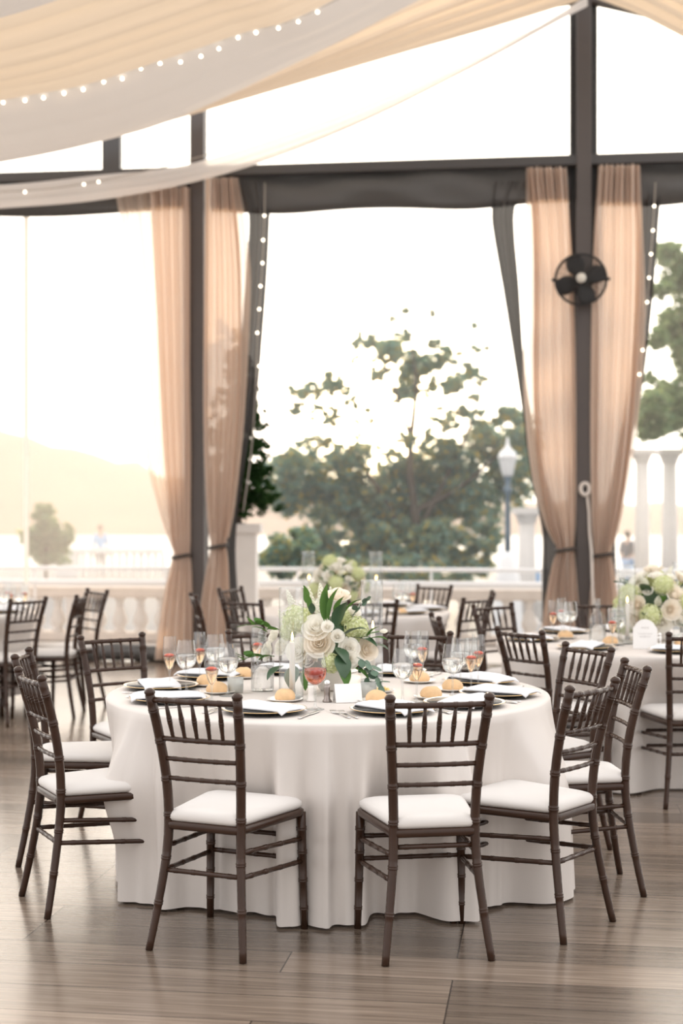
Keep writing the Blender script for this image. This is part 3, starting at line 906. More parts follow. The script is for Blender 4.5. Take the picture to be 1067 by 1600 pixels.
Yt = 32.0
blobs = [  # lower mass
    (450, 760, 45, 50, 9), (520, 770, 50, 60, 12), (590, 790, 60, 55, 13), (660, 780, 60, 60, 13), (730, 770, 55, 60, 11), (800, 740, 42, 60, 9),
    (470, 720, 40, 25, 4), (540, 725, 40, 28, 4.5), (630, 735, 50, 30, 5), (700, 720, 45, 35, 5.5), (760, 690, 45, 35, 6), (815, 690, 30, 50, 5),
    (620, 850, 60, 40, 8), (690, 850, 50, 40, 7), (560, 860, 45, 40, 6), (500, 850, 45, 40, 6), (640, 895, 90, 25, 7), (760, 830, 30, 40, 3), (735, 880, 40, 30, 4),
    # middle gaps
    (500, 690, 35, 20, 1.1), (590, 700, 50, 22, 1.1), (650, 690, 40, 20, 1.2), (565, 655, 30, 30, 0.3), (680, 660, 30, 25, 0.6), (720, 650, 40, 18, 1.4), (790, 650, 25, 15, 1.6),
    # left arm
    (480, 610, 28, 14, 1.4), (520, 600, 28, 20, 1.8), (465, 640, 18, 10, 0.7), (505, 650, 30, 16, 0.9), (545, 625, 18, 18, 0.7),
    # crown
    (575, 535, 26, 16, 1.5), (610, 550, 30, 22, 2.3), (650, 575, 34, 30, 3.2), (690, 560, 30, 20, 2.0), (640, 615, 30, 20, 1.8), (700, 600, 34, 18, 1.8), (735, 585, 24, 18, 1.2), (590, 575, 22, 20, 1.1),
    (630, 525, 20, 10, 0.7), (680, 540, 18, 9, 0.6), (748, 545, 14, 7, 0.35), (755, 595, 14, 8, 0.35), (745, 510, 15, 5, 0.2), (675, 492, 10, 4, 0.15), (630, 486, 10, 8, 0.25), (612, 500, 6, 4, 0.1), (735, 620, 20, 10, 0.5), (555, 560, 10, 6, 0.2)]
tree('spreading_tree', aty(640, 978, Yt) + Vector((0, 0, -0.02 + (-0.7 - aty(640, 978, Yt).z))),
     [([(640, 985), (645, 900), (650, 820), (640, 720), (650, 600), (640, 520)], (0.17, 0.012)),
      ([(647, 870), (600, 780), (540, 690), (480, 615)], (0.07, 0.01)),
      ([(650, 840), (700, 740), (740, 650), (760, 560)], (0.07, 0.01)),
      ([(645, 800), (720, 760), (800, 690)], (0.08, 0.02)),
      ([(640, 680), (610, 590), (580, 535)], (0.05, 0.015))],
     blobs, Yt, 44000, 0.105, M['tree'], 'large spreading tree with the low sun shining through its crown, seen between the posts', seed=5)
tree('garden_tree', (13.0, 27.6, -0.72),
     [([(1130, 1000), (1125, 850), (1110, 650), (1060, 480)], (0.2, 0.04)), ([(1118, 720), (1060, 640), (1025, 600)], (0.08, 0.02))],
     [(1045, 395, 22, 20, 2), (1070, 430, 35, 35, 4), (1030, 450, 18, 14, 1), (1055, 510, 30, 30, 3), (1025, 530, 16, 14, 1), (1085, 560, 35, 40, 4), (1040, 610, 30, 16, 2), (1020, 650, 26, 40, 4.5), (1045, 640, 25, 40, 4), (1090, 660, 35, 40, 4), (1015, 590, 12, 8, 0.5), (1090, 480, 30, 40, 3)],
     27.6, 17000, 0.10, M['tree_pale'], 'pale green tree beyond the right bay, cut by the right edge of the picture', seed=9)
# objects' base at the trunk
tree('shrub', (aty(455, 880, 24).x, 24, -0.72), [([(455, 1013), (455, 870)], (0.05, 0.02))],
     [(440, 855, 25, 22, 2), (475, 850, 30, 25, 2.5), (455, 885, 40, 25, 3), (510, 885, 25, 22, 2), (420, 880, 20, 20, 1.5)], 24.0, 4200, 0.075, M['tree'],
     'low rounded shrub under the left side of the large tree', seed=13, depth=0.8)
tree('shrub', (aty(72, 880, 40).x, 40, -0.72), [([(72, 928), (72, 820)], (0.05, 0.03))],
     [(70, 815, 22, 26, 2), (95, 838, 22, 20, 2), (55, 845, 25, 25, 2), (80, 870, 40, 14, 2)], 40.0, 3600, 0.13, M['tree_pale'],
     'grey green shrub left of the far white terrace wall, hazy behind vinyl', seed=14, depth=0.8)
# clipped hedge on the right
mb = MB(); r = random.Random(21)
p0 = aty(985, 903, 24); p1 = aty(1090, 903, 24)
scatter_leaves(mb, r, [((p0.x + (p1.x - p0.x) * i / 11, 24, 0.12), (0.16, 0.3, 0.42), 1) for i in range(12)], 0.06, 5200)
tag(mb.build('hedge', M['hedge'], smooth=False, fixn=False), 'low dark clipped hedge in front of the columns, right edge', 'hedge')

# hillside far left and on the horizon
rows = []
for j in range(9):
    t = j / 8
    row = []
    for i in range(81):
        u = -1100 + 2700 * i / 80
        h = interp([(-1100, 690), (-700, 655), (-300, 668), (0, 672), (60, 690), (120, 705), (190, 722), (260, 745), (380, 765), (600, 780), (900, 786), (1400, 780)], u)[0]
        h += 5 * sin(u * 0.11) + 3 * sin(u * 0.31) + 2 * sin(u * 0.57)
        Y = 140 + 90 * t
        z = -0.7 + (aty(u, h, 230).z + 0.7) * sin(t * pi / 2)
        row.append(((u - 533.5) / FPX * Y, Y, z))
    rows.append(row)
struct(MB().grid(rows).build('hillside', M['hill']))

# far white terrace wall on the left
fw = empty('terrace_wall', (aty(172, 860, 46).x, 46, -0.7), radians(-6))
MB().box((0, 0, 1.02), (3.4, 0.4, 0.16)).build('coping', M['white_rail'], fw, smooth=False)
MB().box((-1.35, 0, 0.5), (0.7, 0.36, 1.0)).build('pier', M['white_rail'], fw, smooth=False)
MB().box((0, 0, 0.1), (3.4, 0.36, 0.2)).build('plinth', M['stone_cream'], fw, smooth=False)
b0 = MB().lathe([(0.06, 0.2), (0.09, 0.4), (0.05, 0.75), (0.07, 0.95)], 10).build('baluster', M['white_rail'], fw)
b0.location = (-0.85, 0, 0)
for k in range(1, 12):
    inst('baluster', b0, fw, (-0.85 + 0.23 * k, 0, 0))
tag(fw, 'far white balustraded terrace wall, hazy through the left bay', 'wall')

# columns
def column(u, vt, Y, rad, label):
    p = aty(u, vt, Y)
    root = empty('column', (p.x, Y, -0.7))
    H = p.z + 0.7
    MB().lathe([(rad, 0.3), (rad * 1.02, H * 0.4), (rad * 0.86, H - 0.3)], 18).build('shaft', M['stone_cream'], root)
    MB().box((0, 0, 0.1), (rad * 3, rad * 3, 0.2)).lathe([(rad * 1.4, 0.2), (rad * 1.4, 0.24), (rad * 1.15, 0.3)], 18).build('base', M['stone_cream'], root, smooth=False)
    MB().lathe([(rad * 0.9, H - 0.3), (rad * 1.3, H - 0.12)], 18).box((0, 0, H - 0.06), (rad * 2.9, rad * 2.9, 0.12)).build('capital', M['stone_cream'], root, smooth=False)
    tag(root, label, 'column', 'pale stone columns in the garden')
column(1046, 702, 29, 0.16, 'tall pale stone column standing at the right edge beyond the tent')
column(1003, 702, 30.5, 0.16, 'pale stone column close beside the right blush curtain')
column(823, 793, 27, 0.17, 'short pale stone column right of the lamp post')
# low balustrade in front of the columns
gb = empty('garden_balustrade', (aty(1050, 860, 33).x, 33, -0.7))
MB().box((0, 0, 0.84), (2.4, 0.3, 0.12)).build('coping', M['white_rail'], gb, smooth=False)
MB().box((0, 0, 0.08), (2.4, 0.3, 0.16)).build('plinth', M['stone_cream'], gb, smooth=False)
b1 = MB().lathe([(0.05, 0.16), (0.08, 0.32), (0.045, 0.62), (0.06, 0.8)], 10).build('baluster', M['white_rail'], gb)
b1.location = (-1.1, 0, 0)
for k in range(1, 11):
    inst('baluster', b1, gb, (-1.1 + 0.22 * k, 0, 0))
tag(gb, 'low white balustrade between the columns at the right edge', 'balustrade')

# lamp post
lb = aty(793, 915, 24)
lamp = empty('lamp_post', (lb.x, 24, -0.7))
def zz(v): return EYE - (v - 800) * 24 / FPX + 0.7
MB().lathe([(0.26, 0.0), (0.26, 0.25), (0.20, zz(905)), (0.12, zz(870)), (0.06, zz(862))], 16).build('plinth', M['white_rail'], lamp)
MB().lathe([(0.05, zz(864)), (0.05, zz(830)), (0.042, zz(772)), (0.075, zz(768)), (0.08, zz(764)), (0.04, zz(760)), (0.055, zz(748)), (0.07, zz(744))], 14).build('pole', M['lamp_paint'], lamp)
MB().lathe([(0.085, zz(744)), (0.10, zz(738)), (0.145, zz(717)), (0.145, zz(716))], 14).build('lantern_glass', M['lamp_glass'], lamp)
MB().lathe([(0.155, zz(717)), (0.155, zz(714)), (0.13, zz(707)), (0.06, zz(701)), (0.03, zz(696)), (0.022, zz(688)), (0.004, zz(682))], 14).build('lantern_cap', M['white_rail'], lamp)
tag(lamp, 'blue grey lamp post with a white lantern in front of the large tree', 'lamp post')

# haze volume added over the garden, in place of veiling lens flare
hz, nt = mat_new('lens_veil_haze')
vs_ = nt.nodes.new('ShaderNodeVolumeScatter')
vs_.inputs['Color'].default_value = (1.0, 0.95, 0.91, 1)
vs_.inputs['Density'].default_value = 0.010
vs_.inputs['Anisotropy'].default_value = 0.45
o_ = nt.nodes.new('ShaderNodeOutputMaterial'); nt.links.new(vs_.outputs[0], o_.inputs['Volume'])
hb = MB().box((0, 40, 14), (150, 44, 29.5)).build('haze', hz, smooth=False)
tag(hb, 'added haze volume over the garden standing in for lens flare', 'haze', kind='stuff')

# ------------------------------------------------------------------ people far off in the garden
def person(root, joints, edges, cloth_top, cloth_bottom, label, head, top_part, bottom_part):
    me = bpy.data.meshes.new('body')
    names = list(joints)
    me.from_pydata([joints[n][:3] for n in names], [(names.index(a), names.index(b)) for a, b in edges], [])
    o = bpy.data.objects.new('body', me); C.objects.link(o); o.parent = root
    sk = o.modifiers.new('skin', 'SKIN')
    for i, n in enumerate(names):
        me.skin_vertices[0].data[i].radius = (joints[n][3], joints[n][3] * (joints[n][4] if len(joints[n]) > 4 else 1))
    me.skin_vertices[0].data[0].use_root = True
    sb = o.modifiers.new('subsurf', 'SUBSURF'); sb.levels = 2; sb.render_levels = 2
    me.materials.append(M['skin'])
    # clothes: the same skeleton, a little wider
    def cloth(nm, keep, mat, grow):
        m2 = bpy.data.meshes.new(nm)
        kn = [n for n in names if n in keep]
        m2.from_pydata([joints[n][:3] for n in kn], [(kn.index(a), kn.index(b)) for a, b in edges if a in keep and b in keep], [])
        c = bpy.data.objects.new(nm, m2); C.objects.link(c); c.parent = root
        c.modifiers.new('skin', 'SKIN')
        for i, n in enumerate(kn):
            rr = joints[n][3] + grow
            m2.skin_vertices[0].data[i].radius = (rr, rr * (joints[n][4] if len(joints[n]) > 4 else 1))
        m2.skin_vertices[0].data[0].use_root = True
        s2 = c.modifiers.new('subsurf', 'SUBSURF'); s2.levels = 2; s2.render_levels = 2
        m2.materials.append(mat)
    cloth('top', top_part, cloth_top, 0.024)
    cloth('trousers', bottom_part, cloth_bottom, 0.018)
    hx, hy, hz = head
    for sd in 'lr':
        tx_, ty_, tz_ = joints['toe' + sd][:3]
        MB().ball((tx_, ty_ + 0.07, tz_ + 0.015), (0.048, 0.14, 0.05), 12, 8).build('shoe', M['black'], root)
        k_ = -1 if sd == 'l' else 1
        MB().ball((k_ * 0.032, joints['head'][1] - 0.078, joints['head'][2] + 0.02), 0.011, 8, 6).build('eye', M['hair'], root)
    MB().ball((hx, hy + 0.035, hz + 0.04), (0.086, 0.088, 0.10), 14, 10).build('hair', M['hair'], root)
    tag(root, label, 'person')
E_ = [('pelvis', 'waist'), ('waist', 'chest'), ('chest', 'neck'), ('neck', 'head'), ('head', 'crown'), ('head', 'nose')]
for s in 'lr':
    E_ += [('chest', 'sho' + s), ('sho' + s, 'elb' + s), ('elb' + s, 'wri' + s), ('wri' + s, 'palm' + s), ('pelvis', 'hip' + s), ('hip' + s, 'kne' + s), ('kne' + s, 'ank' + s), ('ank' + s, 'toe' + s)]
    for f in range(4):
        E_ += [('palm' + s, 'fin' + s + str(f))]
    E_ += [('wri' + s, 'thu' + s)]
def standing():
    J = {'pelvis': (0, 0, 0.93, 0.115), 'waist': (0, 0, 1.08, 0.105), 'chest': (0, 0, 1.30, 0.12), 'neck': (0, 0, 1.46, 0.046), 'head': (0, -0.02, 1.57, 0.08), 'crown': (0, -0.01, 1.66, 0.075), 'nose': (0, -0.10, 1.575, 0.018)}
    for s, k in (('l', -1), ('r', 1)):
        J.update({'sho' + s: (k * 0.18, 0, 1.39, 0.055), 'elb' + s: (k * 0.24, 0.02, 1.10, 0.042), 'wri' + s: (k * 0.23, -0.08, 0.87, 0.03), 'palm' + s: (k * 0.23, -0.11, 0.80, 0.034, 0.6), 'thu' + s: (k * 0.20, -0.13, 0.81, 0.010),
                  'hip' + s: (k * 0.09, 0, 0.88, 0.095), 'kne' + s: (k * 0.10, -0.02, 0.48, 0.06), 'ank' + s: (k * 0.11, 0.02, 0.08, 0.042), 'toe' + s: (k * 0.12, -0.14, 0.035, 0.035)})
        for f in range(4):
            J['fin' + s + str(f)] = (k * (0.215 + 0.012 * f), -0.13 - 0.012 * f, 0.72 + 0.006 * abs(f - 1), 0.009)
    return J
def sitting():
    J = {'pelvis': (0, 0, 0.50, 0.115), 'waist': (0, -0.02, 0.66, 0.105), 'chest': (0, -0.06, 0.88, 0.12), 'neck': (0, -0.09, 1.04, 0.046), 'head': (0, -0.14, 1.15, 0.08), 'crown': (0, -0.14, 1.24, 0.075), 'nose': (0, -0.225, 1.145, 0.018)}
    for s, k in (('l', -1), ('r', 1)):
        J.update({'sho' + s: (k * 0.18, -0.06, 0.97, 0.055), 'elb' + s: (k * 0.23, -0.12, 0.70, 0.042), 'wri' + s: (k * 0.14, -0.32, 0.62, 0.03), 'palm' + s: (k * 0.12, -0.38, 0.60, 0.034, 0.6), 'thu' + s: (k * 0.09, -0.36, 0.62, 0.010),
                  'hip' + s: (k * 0.09, -0.06, 0.49, 0.095), 'kne' + s: (k * 0.11, -0.46, 0.50, 0.06), 'ank' + s: (k * 0.11, -0.46, 0.08, 0.042), 'toe' + s: (k * 0.12, -0.61, 0.035, 0.035)})
        for f in range(4):
            J['fin' + s + str(f)] = (k * (0.105 + 0.012 * f), -0.45, 0.575 + 0.006 * abs(f - 1), 0.009)
    return J
TOPP = ['pelvis', 'chest', 'waist', 'shol', 'shor', 'elbl', 'elbr']
BOT = ['pelvis', 'hipl', 'hipr', 'knel', 'kner', 'ankl', 'ankr']
def head_of(J): return J['head'][:3]
Jd = standing()
pr = empty('person', (aty(981, 850, 40).x, 40, -0.7), 2.2)
person(pr, Jd, E_, M['navy'], M['sky_blue'], 'person in a navy top and light blue trousers standing beyond the right curtain', (0, -0.01, 1.60), TOPP, BOT)
pr.location.z = -0.7
Js = sitting()
pr2 = empty('person', (aty(836, 890, 31).x, 31, -0.7), radians(-70))
person(pr2, Js, E_, M['sky_blue'], M['navy'], 'person in a light blue top and dark trousers seated right of the lamp post', (0, -0.13, 1.18), TOPP, BOT)
bench = MB().box((0, 0.05, 0.2), (1.5, 0.45, 0.38)).build('stone_bench', M['stone_cream'], None, smooth=False, bevel=0.02, loc=(pr2.location.x, 31, -0.7), rz=radians(-70))
tag(bench, 'low stone bench under the seated person beyond the rail', 'bench')
pr3 = empty('person', (aty(157, 825, 47.2).x, 47.2, -0.62), 0.4)
person(pr3, standing(), E_, M['sky_blue'], M['navy'], 'tiny person in blue standing behind the far white terrace wall', (0, -0.01, 1.60), TOPP, BOT)

# ------------------------------------------------------------------ banquet chairs
def ringed(pts, r, rings=(), n=10, seg=26, taper=None):
    """round rod along pts with bamboo rings at the fractions given"""
    pts = [Vector(p) for p in pts]
    tab = [(i / (len(pts) - 1), *p) for i, p in enumerate(pts)]
    ts = {i / seg for i in range(seg + 1)} if len(pts) > 2 else {0, 1, 0.33, 0.66}
    L_ = sum((pts[i + 1] - pts[i]).length for i in range(len(pts) - 1))
    d = 0.006 / L_
    bump_ = {}
    for q in rings:
        for off, k in ((-1.5 * d, 1.0), (-1.0 * d, 1.13), (-0.4 * d, 1.13), (0, 1.01), (0.4 * d, 1.13), (1.0 * d, 1.13), (1.5 * d, 1.0)):
            t = min(max(q + off, 0), 1); ts.add(t); bump_[t] = k
    ts = sorted(ts)
    P = [Vector(interp(tab, t)) for t in ts]
    R_ = [(r if not taper else taper(t) * r) * bump_.get(t, 1.0) for t in ts]
    return MB().tube(P, R_, n)

BACK_BAR = []
def make_chair():
    root = empty('banquet_chair', (0, 0, 0))
    mc = M['chair']
    # rear legs run up into the back posts
    for s in (-1, 1):
        pts = [(s * 0.185, -0.245, 0.0), (s * 0.165, -0.215, 0.16), (s * 0.148, -0.19, 0.32), (s * 0.143, -0.18, 0.45), (s * 0.148, -0.19, 0.60), (s * 0.160, -0.222, 0.76), (s * 0.172, -0.262, 0.895)]
        mb = ringed(pts, 0.0155, (0.17, 0.33, 0.52, 0.66, 0.80, 0.93), 10, 28, taper=lambda t: 0.86 + 0.25 * min(1, t * 2.2))
        top = Vector(pts[-1])
        mb.lathe([(0.015, -0.01), (0.0155, 0.0), (0.019, 0.004), (0.0195, 0.010), (0.017, 0.016), (0.010, 0.021), (0.002, 0.023)], 12, top)
        mb.build('rear_leg', mc, root)
        fp = [(s * 0.197, 0.215, 0.0), (s * 0.188, 0.205, 0.43)]
        ringed(fp, 0.0165, (0.18, 0.42, 0.66, 0.86), 10, taper=lambda t: 0.82 + 0.25 * t).build('front_leg', mc, root)
    # seat frame, a rounded trapezoid
    def outline(grow, n=6):
        c = [(-0.148 - grow, -0.195 - grow * 0.6), (0.148 + grow, -0.195 - grow * 0.6), (0.203 + grow, 0.222 + grow), (-0.203 - grow, 0.222 + grow)]
        o = []
        for i in range(4):
            p = Vector(c[i]); a = Vector(c[i - 1]); b = Vector(c[(i + 1) % 4])
            r_ = 0.035 if i < 2 else 0.055
            p1 = p + (a - p).normalized() * r_; p2 = p + (b - p).normalized() * r_
            for k in range(n + 1):
                t = k / n
                o.append(p1.lerp(p, t).lerp(p.lerp(p2, t), t))
        return o
    def ring_rows(spec):
        return [[(p.x, p.y, z) for p in outline(g)] for g, z in spec]
    rows = ring_rows([(-0.03, 0.415), (0.0, 0.418), (0.006, 0.424), (0.006, 0.440), (0.0, 0.446), (-0.03, 0.447)])
    mb = MB().grid(rows, True)
    n_ = len(rows[0])
    mb.f.append(tuple(reversed(range(n_)))); mb.f.append(tuple(len(mb.v) - n_ + i for i in range(n_)))
    frame = mb.build('seat_frame', mc, root)
    rows = ring_rows([(-0.02, 0.447), (-0.006, 0.448), (0.001, 0.458), (0.000, 0.470), (-0.012, 0.481), (-0.035, 0.489)])
    mb = MB().grid(rows, True)
    mb.f.append(tuple(reversed(range(n_)))); mb.f.append(tuple(len(mb.v) - n_ + i for i in range(n_)))
    k0 = len(rows) * n_ - n_
    last = [Vector(mb.v[k0 + i]) for i in range(n_)]
    cen = Vector((0, 0.02, 0))
    mb.f.pop()
    prev = k0
    for q, z in ((0.75, 0.494), (0.45, 0.497), (0.15, 0.498)):
        cur = len(mb.v)
        mb.v.extend([(cen.x + (p.x - cen.x) * q, cen.y + (p.y - cen.y) * q, z) for p in last])
        mb.f.extend([(prev + i, prev + (i + 1) % n_, cur + (i + 1) % n_, cur + i) for i in range(n_)])
        prev = cur
    mb.f.append(tuple(prev + i for i in range(n_)))
    mb.build('cushion', M['cushion'], frame)
    # back: where the posts are at height z
    def post(z):
        tab = [(0.0, 0.185, -0.245), (0.16, 0.165, -0.215), (0.32, 0.148, -0.19), (0.45, 0.143, -0.18), (0.60, 0.148, -0.19), (0.76, 0.160, -0.222), (0.895, 0.172, -0.262)]
        return interp(tab, z)
    def bar(name, z, r_, rings, bow=0.0):
        x, y = post(z)
        pts = [(-x, y, z), (-x * 0.5, y - bow * 0.75, z), (0, y - bow, z), (x * 0.5, y - bow * 0.75, z), (x, y, z)]
        ringed(pts, r_, rings, 8, 8).build(name, mc, root)
    R6 = (0.1, 0.26, 0.42, 0.58, 0.74, 0.9)
    bar('top_rail', 0.878, 0.0105, (0.19, 0.345, 0.5, 0.655, 0.81), 0.016)
    bar('back_rail', 0.740, 0.0095, (0.19, 0.345, 0.5, 0.655, 0.81), 0.014)
    bar('back_rail', 0.668, 0.0085, (0.16, 0.3, 0.5, 0.7, 0.84), 0.012)
    bar('back_rail', 0.598, 0.0085, (0.16, 0.3, 0.5, 0.7, 0.84), 0.010)
    xa, ya = post(0.740); xb, yb = post(0.878)
    for q in (0.19, 0.345, 0.5, 0.655, 0.81):
        f = 2 * q - 1
        def bw(f): return 0.014 * (1 - f * f)
        p0 = (f * xa, ya - bw(f), 0.742); p1 = (f * xb, yb - bw(f), 0.874)
        ringed([p0, p1], 0.0072, (0.10, 0.46, 0.54), 8, taper=lambda t: 0.75 + 0.45 * sin(pi * t) ).build('spindle', mc, root)
    # stretchers
    for z in (0.345, 0.262):
        x, y = post(z)
        for s in (-1, 1):
            ringed([(s * x, y, z + 0.012), (s * 0.192, 0.21, z - 0.012)], 0.009, (0.15, 0.38, 0.62, 0.85), 8).build('stretcher', mc, root)
        ringed([(-0.192, 0.21, z - 0.005), (0.192, 0.21, z - 0.005)], 0.009, (0.12, 0.3, 0.5, 0.7, 0.88), 8).build('stretcher', mc, root)
    x, y = post(0.275)
    BACK_BAR.append(ringed([(-x, y, 0.275), (x, y, 0.275)], 0.009, (0.15, 0.38, 0.62, 0.85), 8).build('stretcher', mc, root).data)
    return root
proto = make_chair()
first = [True]
CHAIRS = []
def chair(mx_, my_, deg, label, group, lift=0.0):
    """(mx_, my_): floor point between the rear feet; deg: facing"""
    o = proto if first[0] else copy_tree(proto)
    first[0] = False
    a = radians(deg)
    CHAIRS.append((mx_, my_, deg))
    o.location = (mx_ + 0.245 * cos(a), my_ + 0.245 * sin(a), lift)
    o.rotation_euler = (0, 0, a - pi / 2)
    tag(o, label, 'chair', group)
    return o
GM = 'dark banquet chairs around the nearest table'
GR = 'dark banquet chairs around the right table'
GF = 'dark banquet chairs around the table by the window'
GL = 'dark banquet chairs around the left table'
chair(-0.503, 5.065, 66, 'dark brown chair nearest the camera on the left, its back turned to us', GM)
cb = chair(0.33, 4.99, 99.5, 'dark brown chair nearest the camera on the right, its back turned to us', GM)
for ch in cb.children:                                  # this one has its back bar higher
    if ch.data == BACK_BAR[0]: ch.location = (0, 0.018, 0.108); ch.scale = (0.92, 1, 1)
chair(-1.19, 5.70, 27, 'dark brown chair at the far left of the nearest table, white seat in profile', GM)
chair(-1.40, 6.53, 2, 'dark brown chair half hidden behind the leftmost chair of the nearest table', GM)
chair(-1.15, 7.42, -54, 'dark brown chair at the back left of the nearest table, facing us alone', GM)
chair(-0.42, 7.72, -74, 'dark brown chair behind the carafe at the back of the nearest table', GM)
chair(0.39, 7.62, -104, 'dark brown chair behind the wine glasses at the back of the nearest table', GM)
chair(1.13, 6.83, 208, 'dark brown chair tucked in at the right rear of the nearest table', GM)
chair(1.19, 6.04, 184, 'dark brown chair seen edge on, the furthest right at the nearest table', GM)
chair(0.90, 5.355, 142, 'dark brown chair at the right front of the nearest table, turned left', GM)
chair(0.955, 7.80, 36, 'dark brown chair at the near left of the right table, back towards the nearest table', GR)
chair(0.58, 8.86, 4, 'dark brown chair left of the right table, mostly hidden by the glasses in front', GR)
chair(1.03, 9.92, -54, 'dark brown chair at the back left of the right table, in front of the balustrade', GR)
chair(1.85, 7.58, 94, 'dark brown chair cut by the right edge of the picture at the right table', GR)
chair(1.78, 10.12, -84, 'dark brown chair on the far side of the right table behind the carafe', GR)
chair(0.98, 10.72, 138, 'dark brown chair right of the table by the window, turned partly away', GF)
chair(1.16, 11.45, 176, 'dark brown chair at the right of the table by the window, nearest the balustrade', GF)
chair(0.78, 12.52, -128, 'dark brown chair behind the right end of the table by the window', GF)
chair(0.22, 10.40, 97, 'dark brown chair in front of the table by the window, behind the candle cylinder', GF)
chair(-0.70, 10.45, 56, 'dark brown chair at the near left of the table by the window', GF)
chair(-0.90, 12.1, -28, 'dark brown chair at the far left of the table by the window', GF)
chair(-1.10, 11.1, 12, 'dark brown chair seen edge on before the curtain right of the left post', GF)
chair(-2.27, 10.62, 146, 'dark brown chair in front of the left table, back leaning to the right', GL)
chair(-1.98, 11.12, 178, 'dark brown chair seen edge on right of the left table', GL)
chair(-1.97, 11.78, 216, 'dark brown chair standing furthest back at the left table, slender back to the balustrade', GL)

# ------------------------------------------------------------------ tables and cloths
def table(x, y, R_, desc, H=0.755):
    t = empty('round_table', (x, y, 0))
    MB().lathe([(0.001, H - 0.03), (R_ - 0.03, H - 0.03), (R_ - 0.022, H - 0.022), (R_ - 0.022, H - 0.008), (R_ - 0.03, H - 0.002), (0.001, H - 0.002)], 48).build('tabletop', pbr('plywood', (0.4, 0.27, 0.16), 0.6), t)
    for s in (-1, 1):
        for k in (-1, 1):
            MB().tube([(s * R_ * 0.62, k * R_ * 0.5, 0), (s * R_ * 0.62, k * R_ * 0.45, H - 0.03)], 0.018, 8).build('leg', M['steel_dark'], t)
        MB().tube([(s * R_ * 0.62, -R_ * 0.5, 0.25), (s * R_ * 0.62, R_ * 0.5, 0.25)], 0.012, 8).build('leg_brace', M['steel_dark'], t)
    tag(t, desc, 'table')
    return t
def tablecloth(x, y, R_, hem, folds, label, H=0.755, flare=0.05, seed=1, hemtab=None, chairs=()):
    r = random.Random(seed)
    N = 540
    ph = [r.uniform(0, 6.3) for _ in range(6)]
    rows = []
    # flat top
    for q in (0.02, 0.3, 0.6, 0.85, 0.96):
        rows.append([(R_ * q * cos(2 * pi * j / N), R_ * q * sin(2 * pi * j / N), H + 0.003) for j in range(N)])
    for q, dz in ((0.985, 0.001), (1.0, -0.004), (1.006, -0.014)):
        rows.append([(R_ * q * cos(2 * pi * j / N), R_ * q * sin(2 * pi * j / N), H + dz) for j in range(N)])
    drop = H - 0.014 - hem
    for i in range(1, 25):
        t = i / 24
        row = []
        for j in range(N):
            a = 2 * pi * j / N
            f = sum(w_ * cos(k_ * a + ph[m] + 0.5 * sin(2 * a + m)) for m, (k_, w_) in enumerate(folds))
            # sharpened ridges, flat valleys
            f = f * abs(f) ** 0.15 if f >= 0 else f * 0.55
            g = t ** 0.75
            base = R_ * 1.006
            gg = t * t * (3 - 2 * t) if t < 1 else 1
            g2 = min(1, t / 0.42); g2 = (g2 * g2 * (3 - 2 * g2) * 0.5 + g2 * 0.5) * 0.8 + 0.2 * t
            dg = math.degrees(a) % 360
            wt = 0.0
            if hemtab:
                lo, hi = hemtab[0][0], hemtab[-1][0]
                wt = max(0, min(1, (dg - lo) / 8 + 0.0, (hi - dg) / 8 + 0.0))
            rad = base + (flare * t + 0.062 * g * f) * (1 - wt)
            for ca, rf in chairs:
                q = abs(wrap(a - ca)) / radians(15)
                e_ = 1 / (1 + q ** 6)
                dent = max(0, rad - (rf - 0.025))
                h_ = min(1, t / 0.34); h_ = h_ * h_ * (3 - 2 * h_)
                rad -= dent * e_ * h_ * (1 - wt)
            if wt > 0:
                gr = sum(am * exp(-(wrap(a - radians(dd)) / radians(ww)) ** 2) for dd, ww, am in GROOVES) * min(1, t * 2.5)
                gr += 0.075 * exp(-((dg - 215) / 10) ** 2) * exp(-((t - 0.40) / 0.24) ** 2)
                rad += wt * (gr + (interp(hemtab, dg)[0] - base) * g2 + 0.009 * g * sin(31 * a + 2 + sin(7 * a)) + 0.006 * g * sin(57 * a + 2 * sin(5 * a)))
            z = H - 0.014 - drop * t + (0.012 * f * t if hem > 0.03 else 0.006 * (f + 1) * t)
            row.append((rad * cos(a), rad * sin(a), max(z, 0.004)))
        rows.append(row)
    mb = MB().grid(rows, True)
    o = mb.build('tablecloth', M['cloth'], loc=(x, y, 0))
    o.data.polygons.foreach_set('use_smooth', [True] * len(o.data.polygons))
    tag(o, label, 'tablecloth', 'ivory cloths on the round tables')
    return o
def wrap(a):
    return (a + pi) % (2 * pi) - pi
TM = (-0.057, 6.355, 0.945)
TR = (1.88, 8.83, 0.945)
TF = (0.05, 11.55, 0.80)
TL = (-3.33, 11.4, 0.945)
GROOVES = ((265.2, 1.1, -0.016), (276.5, 1.0, -0.014), (241, 1.2, -0.014), (247.5, 1.0, 0.012), (288, 1.1, 0.013), (226.5, 1.2, -0.018), (310, 1.3, -0.016), (315, 1.0, 0.012), (220, 1.0, -0.012), (256.5, 0.9, -0.012))
